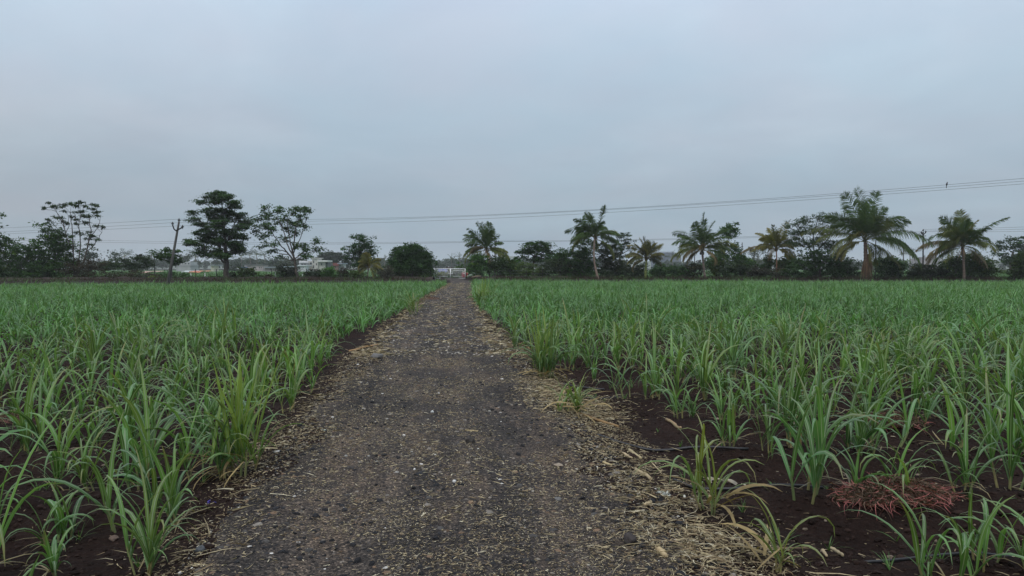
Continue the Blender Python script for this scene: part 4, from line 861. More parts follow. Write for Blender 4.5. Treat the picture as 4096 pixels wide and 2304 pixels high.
# dry brown undergrowth strip along the hedge foot
tree('acacia_tree', 'dark feathery acacia behind the curved palm', 'tree', 122, 2475, [[(2472, 1112, .16), (2470, 1060, .13), (2480, 1020, .1)]], [(2480, 950, 44, 16), (2510, 965, 30, 14), (2450, 970, 34, 18), (2495, 985, 36, 16), (2465, 1000, 44, 20), (2525, 990, 16, 12), (2490, 1020, 36, 18), (2505, 940, 26, 10)], 110, col=(.028, .056, .024), cr=.42, nl=28, ln=.28, wd=.11, flat=.3, updir=.7, twig=.8, n_per=9)
tree('ball_tree', 'slender tree with a fluffy ball-shaped green top behind the nut palm', 'tree', 116, 2898, [[(2895, 1115, .14), (2892, 1040, .11), (2905, 980, .09), (2915, 940, .06)], [(2892, 1020, .07), (2940, 985, .04)], [(2895, 1000, .07), (2870, 960, .04)]], [(2920, 912, 34, 20), (2945, 930, 18, 18), (2895, 928, 24, 18), (2920, 938, 28, 14), (2935, 990, 26, 16), (2900, 985, 30, 18), (2880, 1010, 34, 22), (2945, 1015, 18, 16), (2910, 1040, 40, 24), (2870, 1045, 30, 22)], 111, col=(.042, .095, .028), cr=.42, nl=34, ln=.34, wd=.12, flat=.7, updir=.3, twig=.5, n_per=10)
tree('thorn_tree', 'wide thorn tree with a sparse twiggy top between the golden and the largest palm', 'tree', 108, 3260, [[(3262, 1120, .22), (3260, 1060, .18), (3255, 1010, .14)], [(3258, 1020, .1), (3210, 960, .06), (3180, 900, .03)], [(3256, 1015, .1), (3250, 940, .06), (3270, 870, .03)], [(3258, 1010, .1), (3310, 960, .06), (3340, 900, .03)]],
     [(3190, 895, 34, 14), (3230, 880, 34, 16), (3275, 868, 30, 14), (3310, 885, 34, 14), (3345, 900, 26, 14), (3170, 935, 32, 16), (3215, 925, 36, 18), (3265, 915, 40, 20), (3310, 930, 36, 18), (3185, 970, 34, 18), (3235, 970, 40, 22), (3290, 970, 40, 24), (3330, 985, 38, 20), (3155, 905, 18, 10)], 112, col=(.036, .070, .026), cr=.45, nl=24, ln=.24, wd=.10, flat=.5, updir=.5, twig=1.0, twr=.02, n_per=13, bark=(.05, .045, .038))
tree('dense_tree', 'dense dark growth under the thorn tree', 'tree', 106, 3280, [[(3280, 1120, .15), (3280, 1060, .1)]], [(3240, 1030, 50, 34), (3300, 1030, 54, 34), (3350, 1050, 40, 34), (3200, 1070, 46, 36), (3260, 1080, 60, 34), (3330, 1085, 50, 30), (3165, 1085, 40, 28), (3365, 1020, 26, 18)], 113, col=(.030, .066, .020), nl=22, n_per=9)
bush('bright-tipped bush between the golden palm and the thorn tree', 113, [(3150, 1050, 30, 18), (3120, 1065, 26, 18), (3075, 1050, 20, 30), (3180, 1050, 20, 16)], 114, col=(.036, .066, .024), yel=.2)
tree('dense_tree', 'big dark tree at the right border, farther back than the bushes', 'tree', 165, 4060, [[(4040, 1100, .3), (4042, 1050, .25), (4050, 1010, .2)]], [(4020, 975, 36, 22), (4070, 968, 44, 24), (4110, 975, 40, 30), (4010, 1010, 34, 22), (4060, 1010, 50, 26), (4105, 1015, 40, 26), (4030, 1040, 34, 20), (4080, 1045, 40, 18)], 115, col=(.024, .056, .020), cr=.6, ln=.42, wd=.25, n_per=8)
tree('grey_tree', 'pale grey-leaved tree seen between the pylon-like pole and the golden palm', 'tree', 190, 3020, [[(3020, 1092, .2), (3020, 1050, .12)]], [(3015, 1000, 28, 18), (3040, 1015, 28, 20), (3000, 1030, 26, 18), (3035, 1045, 34, 18)], 116, col=(.09, .1, .085), cr=.6, ln=.36, wd=.16, n_per=9, twig=.6, twr=.04)

# undergrowth: dry grass and weeds along the hedge foot, past counting
def verge():
    r = np.random.default_rng(55); mb = MB(); n = 24000
    px = r.uniform(-200, 4300, n); px = px[(px < 1700) | (px > 1985)]; n = len(px); left = px < 1800
    d = np.where(left, r.uniform(86, 105, n) + px / 1700 * 8, r.uniform(103, 109, n) - np.clip((px - 3300) / 160, 0, 6)); P = RICHT(px, d)
    y = r.uniform(0, 1, (n, 1)); pat = vnoise(px / 60, px * 0, 71)[:, None]
    c = np.where(y + pat < 1.15, [[.045, .032, .024]], [[.045, .075, .025]]) * r.uniform(.5, 1.4, (n, 1))
    blades(mb, np.concatenate([P, np.full((n, 1), .02)], 1), r.uniform(0, 6.28, n), r.uniform(.7, 1.5, n), r.uniform(.25, .8, n), r.uniform(.02, .05, n), r.uniform(.1, 1.2, n), 3, False, r.normal(0, .5, n), None, c)
    tag(link('undergrowth', mb.mesh('undergrowth', M['foliage'])), 'dry brown and green undergrowth along the foot of the hedges', 'undergrowth', kind='stuff')
verge()
# meadow beyond the fence
def meadow():
    r = np.random.default_rng(56); mb = MB(); n = 16000
    d = 116 + 90 * r.uniform(0, 1, n) ** 1.7; px = r.uniform(-100, 4200, n); P = RICHT(px, d)
    blades(mb, np.concatenate([P, np.full((n, 1), .05)], 1), r.uniform(0, 6.28, n), r.uniform(.8, 1.5, n), r.uniform(.4, .8, n) * d / 130, r.uniform(.06, .12, n) * d / 120, r.uniform(.2, 1.6, n), 2, False, r.normal(0, .5, n), None, np.array([.06, .125, .04]) * r.uniform(.6, 1.35, (n, 1)))
    tag(link('meadow_grass', mb.mesh('meadow_grass', M['foliage'])), 'green meadow grass beyond the wire fence', 'grass', kind='stuff')
meadow()

# ------------------------------------------------------------------ palms
def frond(d_vec_az, el, L, droop, r, col, leaf_len, nlf=80, hang=.5, tipbrown=0., rach=(.16, .17, .06), bare=.16, tint2=None):
    """one feather frond starting at the origin"""
    mb = MB(); S = 14; t = np.linspace(0, 1, S + 1)
    e = el - droop * t ** 1.35; a = d_vec_az + r.normal(0, .35) * t ** 1.5
    dv = np.stack([np.cos(e) * np.cos(a), np.cos(e) * np.sin(a), np.sin(e)], -1)
    pos = np.concatenate([[[0, 0, 0]], np.cumsum((dv[:-1] + dv[1:]) * .5 * L / S, 0)])
    tube(mb, pos, np.linspace(.045, .008, S + 1), 5, rach)
    s = np.sort(r.uniform(bare, .99, nlf)); n = nlf * 2; s = np.repeat(s, 2) + r.normal(0, .006, n); s = np.clip(s, bare, 1)
    p = np.stack([np.interp(s, t, pos[:, i]) for i in range(3)], -1); dd = np.stack([np.interp(s, t, dv[:, i]) for i in range(3)], -1)
    sgn = np.tile([1.0, -1.0], nlf)
    side = np.cross(dd, UP); side /= np.linalg.norm(side, axis=1)[:, None] + 1e-6
    nor = np.cross(side, dd)
    ro = r.uniform(-1, 1) * (.35 + .9 * max(0, math.sin(el)) ** 2); side, nor = side * math.cos(ro) + nor * math.sin(ro), nor * math.cos(ro) - side * math.sin(ro)
    prof = np.sin(np.clip((s - bare) / (1 - bare), 0, 1) ** .75 * np.pi * .86 + .25) ** .8
    ll = leaf_len * prof * r.uniform(.8, 1.15, n)
    ang = (r.normal(.62, .1, n) + .25 * s)[:, None]                       # forward sweep
    ld = side * sgn[:, None] * np.cos(ang) + dd * np.sin(ang) + nor * r.normal(.18, .12, n)[:, None]
    ld[:, 2] -= hang * .35; ld /= np.linalg.norm(ld, axis=1)[:, None]
    p1 = p + ld * (ll * .5)[:, None]; ld2 = ld.copy(); ld2[:, 2] -= hang * 1.1; ld2 /= np.linalg.norm(ld2, axis=1)[:, None]
    p2 = p1 + ld2 * (ll * .5)[:, None]
    w = np.cross(ld, nor); w /= np.linalg.norm(w, axis=1)[:, None] + 1e-6; w = (dd * .7 + nor * .3)
    hw = .050 * r.uniform(.8, 1.2, n)[:, None]
    v = np.stack([p + w * hw * .6, p - w * hw * .6, p1 + w * hw, p1 - w * hw, p2 + w * hw * .15, p2 - w * hw * .15], 1)
    k = np.arange(n)[:, None] * 6; q = np.concatenate([k + np.array([[0, 1, 3, 2]]), k + np.array([[2, 3, 5, 4]])])
    c = np.asarray(col) * r.uniform(.75, 1.25, (n, 1))
    if tint2 is not None: f = (s[:, None]) ** 1.5 * r.uniform(.4, 1, (n, 1)); c = c * (1 - f) + np.asarray(tint2) * f
    cc = np.repeat(c, 6, 0)
    if tipbrown:
        br = np.array([.18, .15, .07]); m = np.tile([0, 0, .35, .35, 1, 1], n)[:, None] * tipbrown; cc = cc * (1 - m) + br * m
    mb.add(v.reshape(-1, 3), q, None, cc)
    return mb
PG = (.044, .092, .022); PY = (.15, .165, .036); PB = (.15, .12, .06)
def palm(label, d, trunk, crown, fronds, seed, col=PG, scale=1.0, tb=.3, fr=None, bark=(.17, .135, .105), skirt=0, leaf_len=.95, nuts=False, group='coconut palms along the right field edge', nlf=80, boot=None):
    """fronds: (screen angle deg, length px, droop deg, tone) tone: g green, y yellow, b brown, m mixed"""
    r = np.random.default_rng(seed)
    b0 = gx(trunk[0][0], d); root = thing('coconut_palm', b0, label, 'palm tree', group)
    P = np.array([at(p[0], p[1], d) for p in trunk]); P[0, 2] = -.1
    t = np.linspace(0, len(P) - 1, 50); Q = np.stack([np.interp(t, range(len(P)), P[:, i]) for i in range(3)], -1)
    for i in range(3): Q[1:-1, i] = (Q[:-2, i] + Q[1:-1, i] * 2 + Q[2:, i]) / 4
    R = np.interp(t, range(len(P)), [p[2] * .85 for p in trunk]) * (1 + .07 * np.sign(np.sin(np.linspace(0, 60, 50) * 1.7)))
    m = MB(); tube(m, Q, R, 10, bark); part('trunk', m, M['bark_palm'], root)
    C = at(crown[0], crown[1], d)
    # crown shaft of old leaf bases
    m = MB(); k = 16
    blades(m, C + np.concatenate([r.normal(0, .1, (k, 2)), r.uniform(-.5, .0, (k, 1))], 1), r.uniform(0, 6.28, k), r.uniform(.8, 1.4, k), r.uniform(.5, .9, k), .16, r.uniform(0, .5, k), 3, False, None, None, np.array([.12, .09, .05]) * r.uniform(.5, 1.2, (k, 1)))
    part('leaf_base', m, M['dry'], root)
    azR = math.atan2(RIGHT[1], RIGHT[0])
    mx_ = max(f[1] for f in fronds)
    fronds = list(fronds) + [(r.uniform(50, 130), mx_ * r.uniform(.6, .85), r.uniform(20, 60), 'g') for _ in range(3)] + [(r.choice([r.uniform(-5, 40), r.uniform(140, 185)]), mx_ * r.uniform(.65, .9), r.uniform(30, 60), r.choice(['g', 'm'])) for _ in range(3)]
    for i, f in enumerate(fronds):
        ang, Lp, dr, tone = f
        el = math.radians(ang) if ang <= 90 else math.radians(180 - ang); base = azR if ang <= 90 else azR + math.pi
        dep = r.uniform(-1.0, 1.0) * (.75 if abs(math.cos(math.radians(ang))) > .42 else 1.5)
        L = Lp * d / F_PX / max(.62, math.cos(dep) if abs(math.cos(math.radians(ang))) > .5 else 1) * 1.0
        c, t2, tipb, rc_ = {'g': (col, None, .15, (.1, .11, .04)), 'y': (PY, (.2, .16, .05), .3, (.2, .16, .05)), 'b': (PB, (.15, .11, .06), .5, (.17, .12, .06)), 'm': (np.array(col) * [1.35, 1.12, 1.1], PY, .4, (.14, .13, .05))}[tone]
        mb = frond(base + dep, el, L * 1.04, math.radians(dr * 1.3 + 9), r, c, 1.3 * leaf_len * scale, nlf=nlf, hang=.3 + .5 * max(0, math.cos(el)) + (.5 if tone == 'b' else 0), tipbrown=tipb, rach=rc_, tint2=t2)
        o = link('frond', mb.mesh('frond', M['palm'], (0, 0, 0)), root, Vector(C + np.array([0, 0, r.uniform(-.25, .15)])) - Vector(root.location))
        if tone == 'b': o['label'] = 'withered brown frond'
    if skirt:
        m = MB(); n = skirt; a = r.uniform(0, 6.28, n)
        blades(m, np.stack([P[0][0] + np.cos(a) * .3, P[0][1] + np.sin(a) * .3, r.uniform(2.2, 3.6, n)], -1), a, -1.36 + r.normal(0, .07, n), r.uniform(2.0, 3.4, n), r.uniform(.08, .22, n), r.uniform(.05, .3, n), 5, False, r.normal(0, .6, n), r.normal(0, .3, n), np.array([.15, .095, .06]) * r.uniform(.45, 1.15, (n, 1)), basew=.8)
        part('dead_frond_skirt', m, M['dry'], root)
    if boot:
        m = MB(); n = 26; a = r.uniform(0, 6.28, n); cb = at(crown[0], crown[1] + boot, d)
        blades(m, cb + np.stack([np.cos(a) * .15, np.sin(a) * .15, r.uniform(0, .8, n)], -1), a, r.uniform(-1.4, -.8, n), r.uniform(.7, 1.5, n), .07, r.uniform(-.1, .4, n), 4, False, r.normal(0, .5, n), None, np.array([.22, .145, .085]) * r.uniform(.5, 1.1, (n, 1)))
        part('hanging_dead_leaf', m, M['dry'], root)
    if nuts:
        m = MB(); n = 9
        for _ in range(n):
            o3 = C + np.array([r.normal(0, .35), r.normal(0, .35), -.45 + r.normal(0, .16)])
            m.add(o3 + ICO * .15 * np.array([1, 1, 1.25]), None, ICOF, np.array([.045, .05, .022]) * r.uniform(.6, 1.2))
        part('coconut_bunch', m, M['bark'], root)
    return root
palm('coconut palm just right of the white gate with drooping lower fronds', 112, [(1960, 1120, .19), (1957, 1090, .16), (1952, 1050, .15), (1948, 1002, .14)], (1946, 998),
     [(118, 112, 22, 'g'), (104, 112, 12, 'g'), (93, 100, 10, 'g'), (80, 108, 10, 'g'), (66, 105, 28, 'g'), (130, 100, 35, 'g'), (143, 88, 45, 'g'), (162, 108, 50, 'm'), (172, 112, 62, 'm'), (178, 95, 75, 'm'), (50, 70, 40, 'g'), (30, 70, 65, 'b'), (18, 92, 55, 'm'), (8, 112, 58, 'm'), (150, 70, 70, 'b'), (88, 85, 25, 'g'), (110, 85, 30, 'g'), (-55, 62, 25, 'b'), (235, 60, 25, 'm')], 1, boot=12)
palm('coconut palm with a long curved pale trunk', 107, [(2394, 1120, .24), (2386, 1090, .19), (2378, 1055, .16), (2375, 1010, .15), (2378, 955, .14)], (2380, 950),
     [(120, 115, 35, 'g'), (108, 118, 25, 'g'), (135, 115, 50, 'g'), (96, 110, 30, 'g'), (70, 128, 4, 'g'), (150, 100, 60, 'g'), (160, 108, 45, 'g'), (168, 108, 70, 'm'), (85, 80, 40, 'g'), (60, 60, 30, 'g'), (35, 80, 50, 'g'), (20, 95, 55, 'g'), (5, 108, 30, 'g'), (-15, 115, 55, 'm'), (125, 80, 70, 'g'), (-95, 50, 15, 'm'), (142, 90, 80, 'g')], 2, bark=(.24, .18, .14))
palm('small yellowish palm with upright spear and swollen green base', 106, [(2582, 1120, .2), (2582, 1085, .22), (2584, 1060, .16), (2586, 1040, .1)], (2586, 1036),
     [(92, 92, 3, 'g'), (100, 80, 12, 'y'), (83, 78, 10, 'm'), (112, 80, 18, 'm'), (128, 85, 30, 'y'), (140, 75, 45, 'm'), (155, 82, 60, 'y'), (165, 70, 90, 'b'), (72, 70, 20, 'y'), (60, 90, 25, 'm'), (48, 75, 45, 'm'), (35, 65, 60, 'y'), (105, 60, 30, 'y')], 3, col=(.055, .065, .022), leaf_len=.75, bark=(.13, .16, .05))
palm('short coconut palm with a dark nut cluster and spreading fronds', 107, [(2822, 1120, .27), (2816, 1085, .2), (2812, 1045, .18), (2808, 1005, .18)], (2808, 998),
     [(90, 140, 3, 'g'), (102, 130, 14, 'g'), (112, 135, 22, 'g'), (80, 120, 15, 'g'), (128, 125, 40, 'g'), (140, 118, 48, 'g'), (152, 125, 45, 'm'), (163, 128, 55, 'm'), (172, 100, 70, 'b'), (62, 130, 35, 'g'), (50, 120, 45, 'g'), (36, 118, 50, 'm'), (22, 125, 45, 'g'), (10, 110, 50, 'g'), (0, 80, 80, 'b'), (70, 100, 40, 'g'), (95, 60, 150, 'b'), (200, 80, 40, 'b')], 4, nuts=True, bark=(.15, .12, .1))
palm('golden yellow young palm on a thin reddish trunk', 112, [(3108, 1112, .17), (3106, 1080, .14), (3106, 1030, .11), (3104, 1000, .11)], (3104, 996),
     [(73, 118, 2, 'y'), (92, 95, 14, 'g'), (104, 100, 25, 'y'), (118, 105, 38, 'y'), (130, 100, 50, 'y'), (145, 95, 55, 'y'), (158, 115, 45, 'b'), (168, 70, 90, 'b'), (82, 80, 20, 'm'), (60, 60, 40, 'm'), (38, 60, 60, 'm'), (15, 65, 60, 'm'), (-10, 55, 50, 'm'), (110, 75, 60, 'y'), (135, 70, 90, 'm'), (95, 70, 40, 'y')], 5, col=(.075, .085, .025), bark=(.22, .13, .085), leaf_len=.85)
palm('largest coconut palm with a thick trunk skirted by hanging dead fronds', 104, [(3468, 1124, .42), (3466, 1085, .36), (3462, 1040, .32), (3460, 970, .3)], (3458, 962),
     [(92, 205, 8, 'g'), (104, 200, 16, 'g'), (82, 205, 10, 'g'), (112, 190, 30, 'g'), (72, 195, 22, 'g'), (122, 190, 38, 'g'), (135, 200, 32, 'g'), (144, 205, 45, 'm'), (152, 195, 60, 'm'), (163, 205, 55, 'm'), (60, 175, 40, 'g'), (48, 175, 45, 'g'), (38, 205, 38, 'g'), (28, 190, 55, 'g'), (16, 195, 50, 'm'), (5, 185, 55, 'g'), (-12, 175, 45, 'g'), (-22, 190, 30, 'm'), (172, 130, 70, 'y'), (100, 160, 30, 'g'), (80, 150, 35, 'g'), (65, 140, 60, 'm'), (125, 90, 120, 'y'), (190, 110, 50, 'y'), (-65, 90, 20, 'y'), (118, 150, 60, 'g'), (-35, 130, 30, 'm')], 6, leaf_len=1.35, tb=.4, skirt=90, bark=(.10, .07, .055), nlf=95)
palm('rightmost coconut palm leaning in the wind with ragged brown lower fronds', 100, [(3856, 1128, .25), (3856, 1090, .21), (3853, 1050, .19), (3850, 990, .2)], (3850, 985),
     [(92, 145, 18, 'm'), (104, 148, 32, 'g'), (114, 150, 38, 'g'), (124, 150, 45, 'm'), (134, 150, 50, 'm'), (144, 140, 60, 'm'), (154, 145, 50, 'b'), (164, 150, 60, 'b'), (175, 125, 60, 'b'), (82, 110, 25, 'y'), (70, 90, 40, 'g'), (52, 140, 20, 'g'), (40, 90, 60, 'm'), (22, 140, 38, 'm'), (8, 150, 50, 'm'), (-10, 160, 25, 'b'), (100, 110, 60, 'm'), (128, 100, 90, 'm'), (78, 80, 110, 'y'), (110, 90, 110, 'm'), (95, 130, 55, 'g'), (118, 140, 75, 'g'), (60, 110, 70, 'g'), (30, 120, 70, 'm'), (148, 120, 80, 'g')], 7, leaf_len=1.05, boot=25, bark=(.13, .1, .08))
palm('yellow-green young palm with broad drooping leaves in front of the compact dark tree', 105, [(1470, 1122, .12), (1471, 1095, .1), (1475, 1070, .08)], (1476, 1066),
     [(95, 60, 12, 'y'), (100, 52, 20, 'g'), (60, 50, 50, 'y'), (40, 60, 70, 'y'), (140, 40, 70, 'y'), (120, 48, 50, 'm'), (20, 55, 60, 'y'), (-30, 45, 30, 'y')], 8, col=(.1, .11, .03), leaf_len=.7, group='young palms', nlf=60)
# far palms, hazy
def far_palm(px, py, d, s, label, seed, n=15):
    r = np.random.default_rng(seed); b0 = gx(px, d); root = thing('coconut_palm', b0, label, 'palm tree', 'distant coconut palms')
    C = at(px, py, d); m = MB(); tube(m, [b0 - UP * .1, (b0 + C) / 2 + RIGHT * .3, C], [.28, .22, .2], 6, (.12, .1, .085)); part('trunk', m, M['bark_palm'], root)
    m = MB()
    for i in range(n):
        el = r.uniform(-.3, 1.45); f = frond(i * 2.4, el, s * r.uniform(.85, 1.1), math.radians(r.uniform(35, 80)), r, (.026, .045, .024), s * .24, nlf=20, hang=.5)
        v = np.concatenate(f.v) + C; m.add(v, np.concatenate(f.q), np.concatenate(f.t), np.concatenate(f.c))
    part('crown', m, M['palm'], root)
for i, a in enumerate([(1805, 1038, 480, 4.8, 'hazy palm above the gate, left of a pair'), (1839, 1036, 480, 5.0, 'hazy palm above the gate, right of a pair'), (500, 1024, 330, 4.6, 'distant palm above the acacia bush, nearer the slender tree'), (608, 1022, 420, 4.6, 'distant palm next to the thin dark post left of the leaning pole'),
                       (782, 1030, 330, 5.5, 'distant palm between the leaning pole and the tallest tree'), (965, 1030, 400, 5.2, 'distant palm immediately right of the tallest tree'), (1000, 1022, 390, 5.4, 'distant palm above the pink house, leftmost of three'), (1027, 1020, 400, 5.4, 'distant palm above the pink house, middle of three'), (1058, 1022, 410, 5.2, 'distant palm above the pink house, rightmost of three'),
                       (1537, 1045, 420, 4.6, 'distant palm low on the left of the round dome tree'), (2687, 1032, 420, 5.0, 'distant palm in front of the grey factory'), (3638, 1018, 380, 5.2, 'distant palm just left of the three-pronged pole'), (3696, 1035, 600, 4.2, 'faint far palm right of the three-pronged pole')]):
    far_palm(*a, seed=300 + i)
# single far trees
for i, (px, tp, w, d, lab, c) in enumerate([(355, 992, 34, 240, 'hazy tree behind the sparse slender tree', (.03, .045, .03)), (462, 1008, 20, 420, 'hazy tall tree left of the distant palm', (.03, .042, .034)), (560, 1022, 40, 400, 'hazy tree right of the distant palm beyond the acacia bush', (.03, .045, .03)), (745, 1018, 22, 460, 'hazy twin-topped tree above the white bungalow', (.035, .045, .035)),
                                           (930, 1050, 30, 350, 'hazy tree left of the pink house', (.03, .045, .03)), (1095, 1028, 32, 380, 'dark hazy round tree behind the long shed', (.022, .034, .03)), (1135, 1030, 36, 330, 'hazy olive tree above the long shed', (.045, .055, .035)), (1040, 1050, 60, 420, 'hazy mass of trees under the three palms', (.03, .045, .032)), (1768, 1052, 18, 520, 'hazy round tree seen just above the gate', (.03, .045, .036)), (1885, 1050, 40, 300, 'hazy leafless-looking grey-brown tree right of the paired palms', (.06, .055, .055)),
                                           (2650, 1060, 40, 230, 'green tree below the factory, left side', (.032, .06, .028)), (2720, 1062, 50, 250, 'green tree below the factory, right side', (.032, .058, .03)), (3390, 1030, 40, 420, 'hazy tree left of the largest palm trunk', (.028, .042, .032)), (3660, 1052, 26, 400, 'hazy dark tree below the distant palm at right', (.028, .042, .032))]):
    s = d / F_PX
    tree('far_tree', lab, 'tree', d, px, [[(px, HOR + CAM_H * F_PX / d, .3), (px, (tp + 1085) / 2, .2)]], [(px, tp + w * .4, w * .7, w * .4), (px - w * .5, tp + w * .8, w * .6, w * .45), (px + w * .5, tp + w * .75, w * .6, w * .45), (px, tp + w * 1.2, w * .9, w * .5)], 400 + i, n_per=9, cr=16 * s, nl=14, ln=9 * s, wd=5 * s, col=c, twig=.15, twr=.05, group='distant hazy trees')
# umbrella-shaped rain tree and the mass of far trees
tree('rain_tree', 'broad flat-topped rain tree behind the white house', 'tree', 330, 1345, [[(1345, 1086, .5), (1345, 1060, .4), (1335, 1045, .3)], [(1340, 1055, .3), (1370, 1038, .2)], [(1340, 1055, .3), (1305, 1035, .2)]], [(1300, 1022, 30, 9), (1335, 1022, 36, 11), (1365, 1030, 30, 11), (1385, 1048, 16, 12), (1290, 1035, 22, 10), (1320, 1038, 30, 8), (1380, 1062, 14, 12)], 430, n_per=26, cr=1.5, nl=22, ln=1.0, wd=.6, col=(.024, .036, .026), flat=.35, updir=.8)
def treeline():
    r = np.random.default_rng(500); mb = MB()
    n = 420; px = r.uniform(-300, 4400, n); d = r.uniform(480, 900, n)
    top = 1056 - 18 * vnoise(px / 120, px * 0, 81) - 10 * vnoise(px / 40, px * 0, 82)
    for i in range(n):
        s = d[i] / F_PX; w = r.uniform(10, 24); C, _ = px_cloud(r, [(px[i], top[i] + 10, w, 9), (px[i], top[i] + 20, w * 1.1, 10)], d[i], 26)
        leaf_clusters(mb, r, C, 9 * s, 9, 9 * s, 6 * s, np.array([.028, .045, .03]) * r.uniform(.7, 1.3), flat=.6)
    o = link('treeline', mb.mesh('treeline', M['foliage'])); tag(o, 'hazy far-off belt of trees along the horizon', 'treeline', kind='stuff')
treeline()

# ------------------------------------------------------------------ fence, gate, poles, cables
def ground_at(px, d): return gx(px, d)
FD = 109.0
root = thing('wire_fence', ground_at(1260, FD), 'dark steel post and wire fence left of the gate', 'fence')
PXS = [783, 866, 940, 1015, 1087, 1157, 1226, 1300, 1380, 1434, 1500, 1570, 1650, 1722]
for p in PXS:
    m = MB(); b = ground_at(p, FD); hh = 1.5 + random.uniform(-.08, .1); box(m, b + UP * hh / 2, RIGHT * .04, FWD * .04, UP * hh / 2); part('post', m, M['steel'], root, False)
for p in (1015, 1380):
    for sgn in (-1, 1):
        m = MB(); tube(m, [ground_at(p + sgn * 27, FD) , ground_at(p + sgn * 2, FD) + UP * 1.1], .04, 6); part('brace', m, M['steel'], root)
for h in (.35, .7, 1.05, 1.38):
    m = MB(); tube(m, [ground_at(p, FD - .05) + UP * (h + random.uniform(-.02, .02)) for p in PXS], .009, 4); part('wire', m, M['wire'], root)
for p in (764, 820, 1102, 1210, 1470):
    m = MB(); b = ground_at(p, FD + 1.5); box(m, b + UP * .45, RIGHT * .035, FWD * .035, UP * .45)
    o = link('wooden_stake', m.mesh('wooden_stake', M['bark'], b, False), None, b); tag(o, {764: 'short stake left of the first fence post', 820: 'short stake between the first two fence posts', 1102: 'thin stake behind the fence left of the creeper bush', 1210: 'thin stake right of the bent trunk', 1470: 'thin stake behind the yellow-green young palm'}[p], 'stake', 'short stakes in the meadow')
root = thing('wire_fence', ground_at(2050, FD), 'dark steel post fence right of the gate in front of the bushes', 'fence')
PR = [1875, 1978, 2040, 2105, 2170, 2240]
for p in PR:
    m = MB(); b = ground_at(p, FD - 1); box(m, b + UP * .75, RIGHT * .035, FWD * .035, UP * .75); part('post', m, M['steel'], root, False)
for h in (.4, .8, 1.2):
    m = MB(); tube(m, [ground_at(p, FD - 1.05) + UP * h for p in PR], .009, 4); part('wire', m, M['wire'], root)
# gate
GD = 113.5
root = thing('farm_gate', ground_at(1800, GD), 'white double-leaf tubular gate closing the end of the path', 'gate')
def gp(px, py, off=0): return at(px, py, GD) - FWD * off
for x0, x1, ya, yb in ((1739, 1801, 1075.5, 1074.5), (1802.5, 1861, 1074.5, 1075)):
    y1 = 1113.2
    fr_ = MB()
    for a, b in (((x0, ya), (x1, yb)), ((x0, y1), (x1, y1))): tube(fr_, [gp(*a), gp(*b)], .05, 8)
    for x, yy in ((x0, ya), (x1, yb)): tube(fr_, [gp(x, yy - .6), gp(x, y1 + .6)], .06, 8)
    lf = link('gate_leaf', fr_.mesh('gate_leaf', M['gate'], root.location), root)
    nb = 13
    for k in range(1, nb):
        x = x0 + (x1 - x0) * k / nb; m = MB(); tube(m, [gp(x, ya + (yb - ya) * k / nb), gp(x, y1)], .021, 6); subpart('bar', m, M['gate'], root, lf)
    ix0, ix1 = (x0 + 9, x1 - 9); m = MB()
    for a, b in (((ix0, 1083), (ix1, 1083)), ((ix0, 1105.5), (ix1, 1105.5)), ((ix0, 1083), (ix0, 1105.5)), ((ix1, 1083), (ix1, 1105.5))): tube(m, [gp(*a, .05), gp(*b, .05)], .032, 6)
    for a, b in (((x0, 1094), (ix0, 1094)), ((ix1, 1094), (x1, 1094))): tube(m, [gp(*a, .05), gp(*b, .05)], .032, 6)
    subpart('inner_frame', m, M['gate'], root, lf)
for x in (1735.5, 1864):
    m = MB(); tube(m, [ground_at(x, GD) - UP * .1, gp(x, 1072)], .05, 8); part('gate_post', m, M['steel'] if x > 1800 else M['gate'], root)
# what stands behind the gate
m = MB(); pbox(m, 1846, 1871, 1091, 1110, 119, 1.2, (.32, .02, .03)); o = link('red_tank', m.mesh('red_tank', M['paint'], gx(1858, 119), False), None, gx(1858, 119)); tag(o, 'red container behind the right end of the white gate', 'container')
bv = o.modifiers.new('bevel', 'BEVEL'); bv.width = .06; bv.segments = 2
m = MB(); c = at(1858, 1090.4, 119) + FWD * .6; tube(m, [c, c + UP * .12], .18, 10, (.25, .02, .03)); link('lid', m.mesh('lid', M['paint'], gx(1858, 119)), o)
r_ = np.random.default_rng(3); m = MB(); k = 14; X, Y = np.meshgrid(np.linspace(0, 1, k), np.linspace(0, 1, 6)); px0, px1 = 1752, 1788
b0 = at(px0, 1082, 121); b1 = at(px1, 1076, 121)
V = at(px0, 1083, 121)[None, None] + RIGHT * ((px1 - px0) / F_PX * 121 * X)[..., None] + FWD * (Y * 1.5)[..., None] + UP * (.32 * np.sin(Y * np.pi) + .08 * np.sin(X * 14) - .25 * (Y == 0))[..., None]
i = np.arange(5)[:, None] * k + np.arange(k - 1)[None]; m.add(V, np.stack([i, i + 1, i + k + 1, i + k], -1).reshape(-1, 4), None, (.10, .12, .30))
hb = MB()
bush('yellow-green shrub behind the left leaf of the white gate', 119, [(1770, 1100, 18, 13), (1755, 1104, 10, 9)], 64, col=(.14, .17, .03), n_per=30)
root2 = thing('covered_pile', gx(1770, 121), 'heap covered with a blue tarpaulin behind the left leaf of the gate', 'covered heap'); part('tarpaulin', m, M['paint'], root2)
m = MB(); pbox(m, 1754, 1786, 1084, 1112, 121.2, 1.2, (.09, .08, .075)); o = part('stacked_load', m, M['bark'], root2, False)
m = MB(); pbox(m, 1783, 1812, 1069, 1078, 150, 3, (.12, .085, .085)); pbox(m, 1786, 1809, 1078, 1104, 150.4, 2.6, (.14, .12, .11)); o = link('low_shed', m.mesh('low_shed', M['wall'], gx(1798, 150), False), None, gx(1798, 150)); tag(o, 'low brown-roofed shed just above the gate', 'shed')
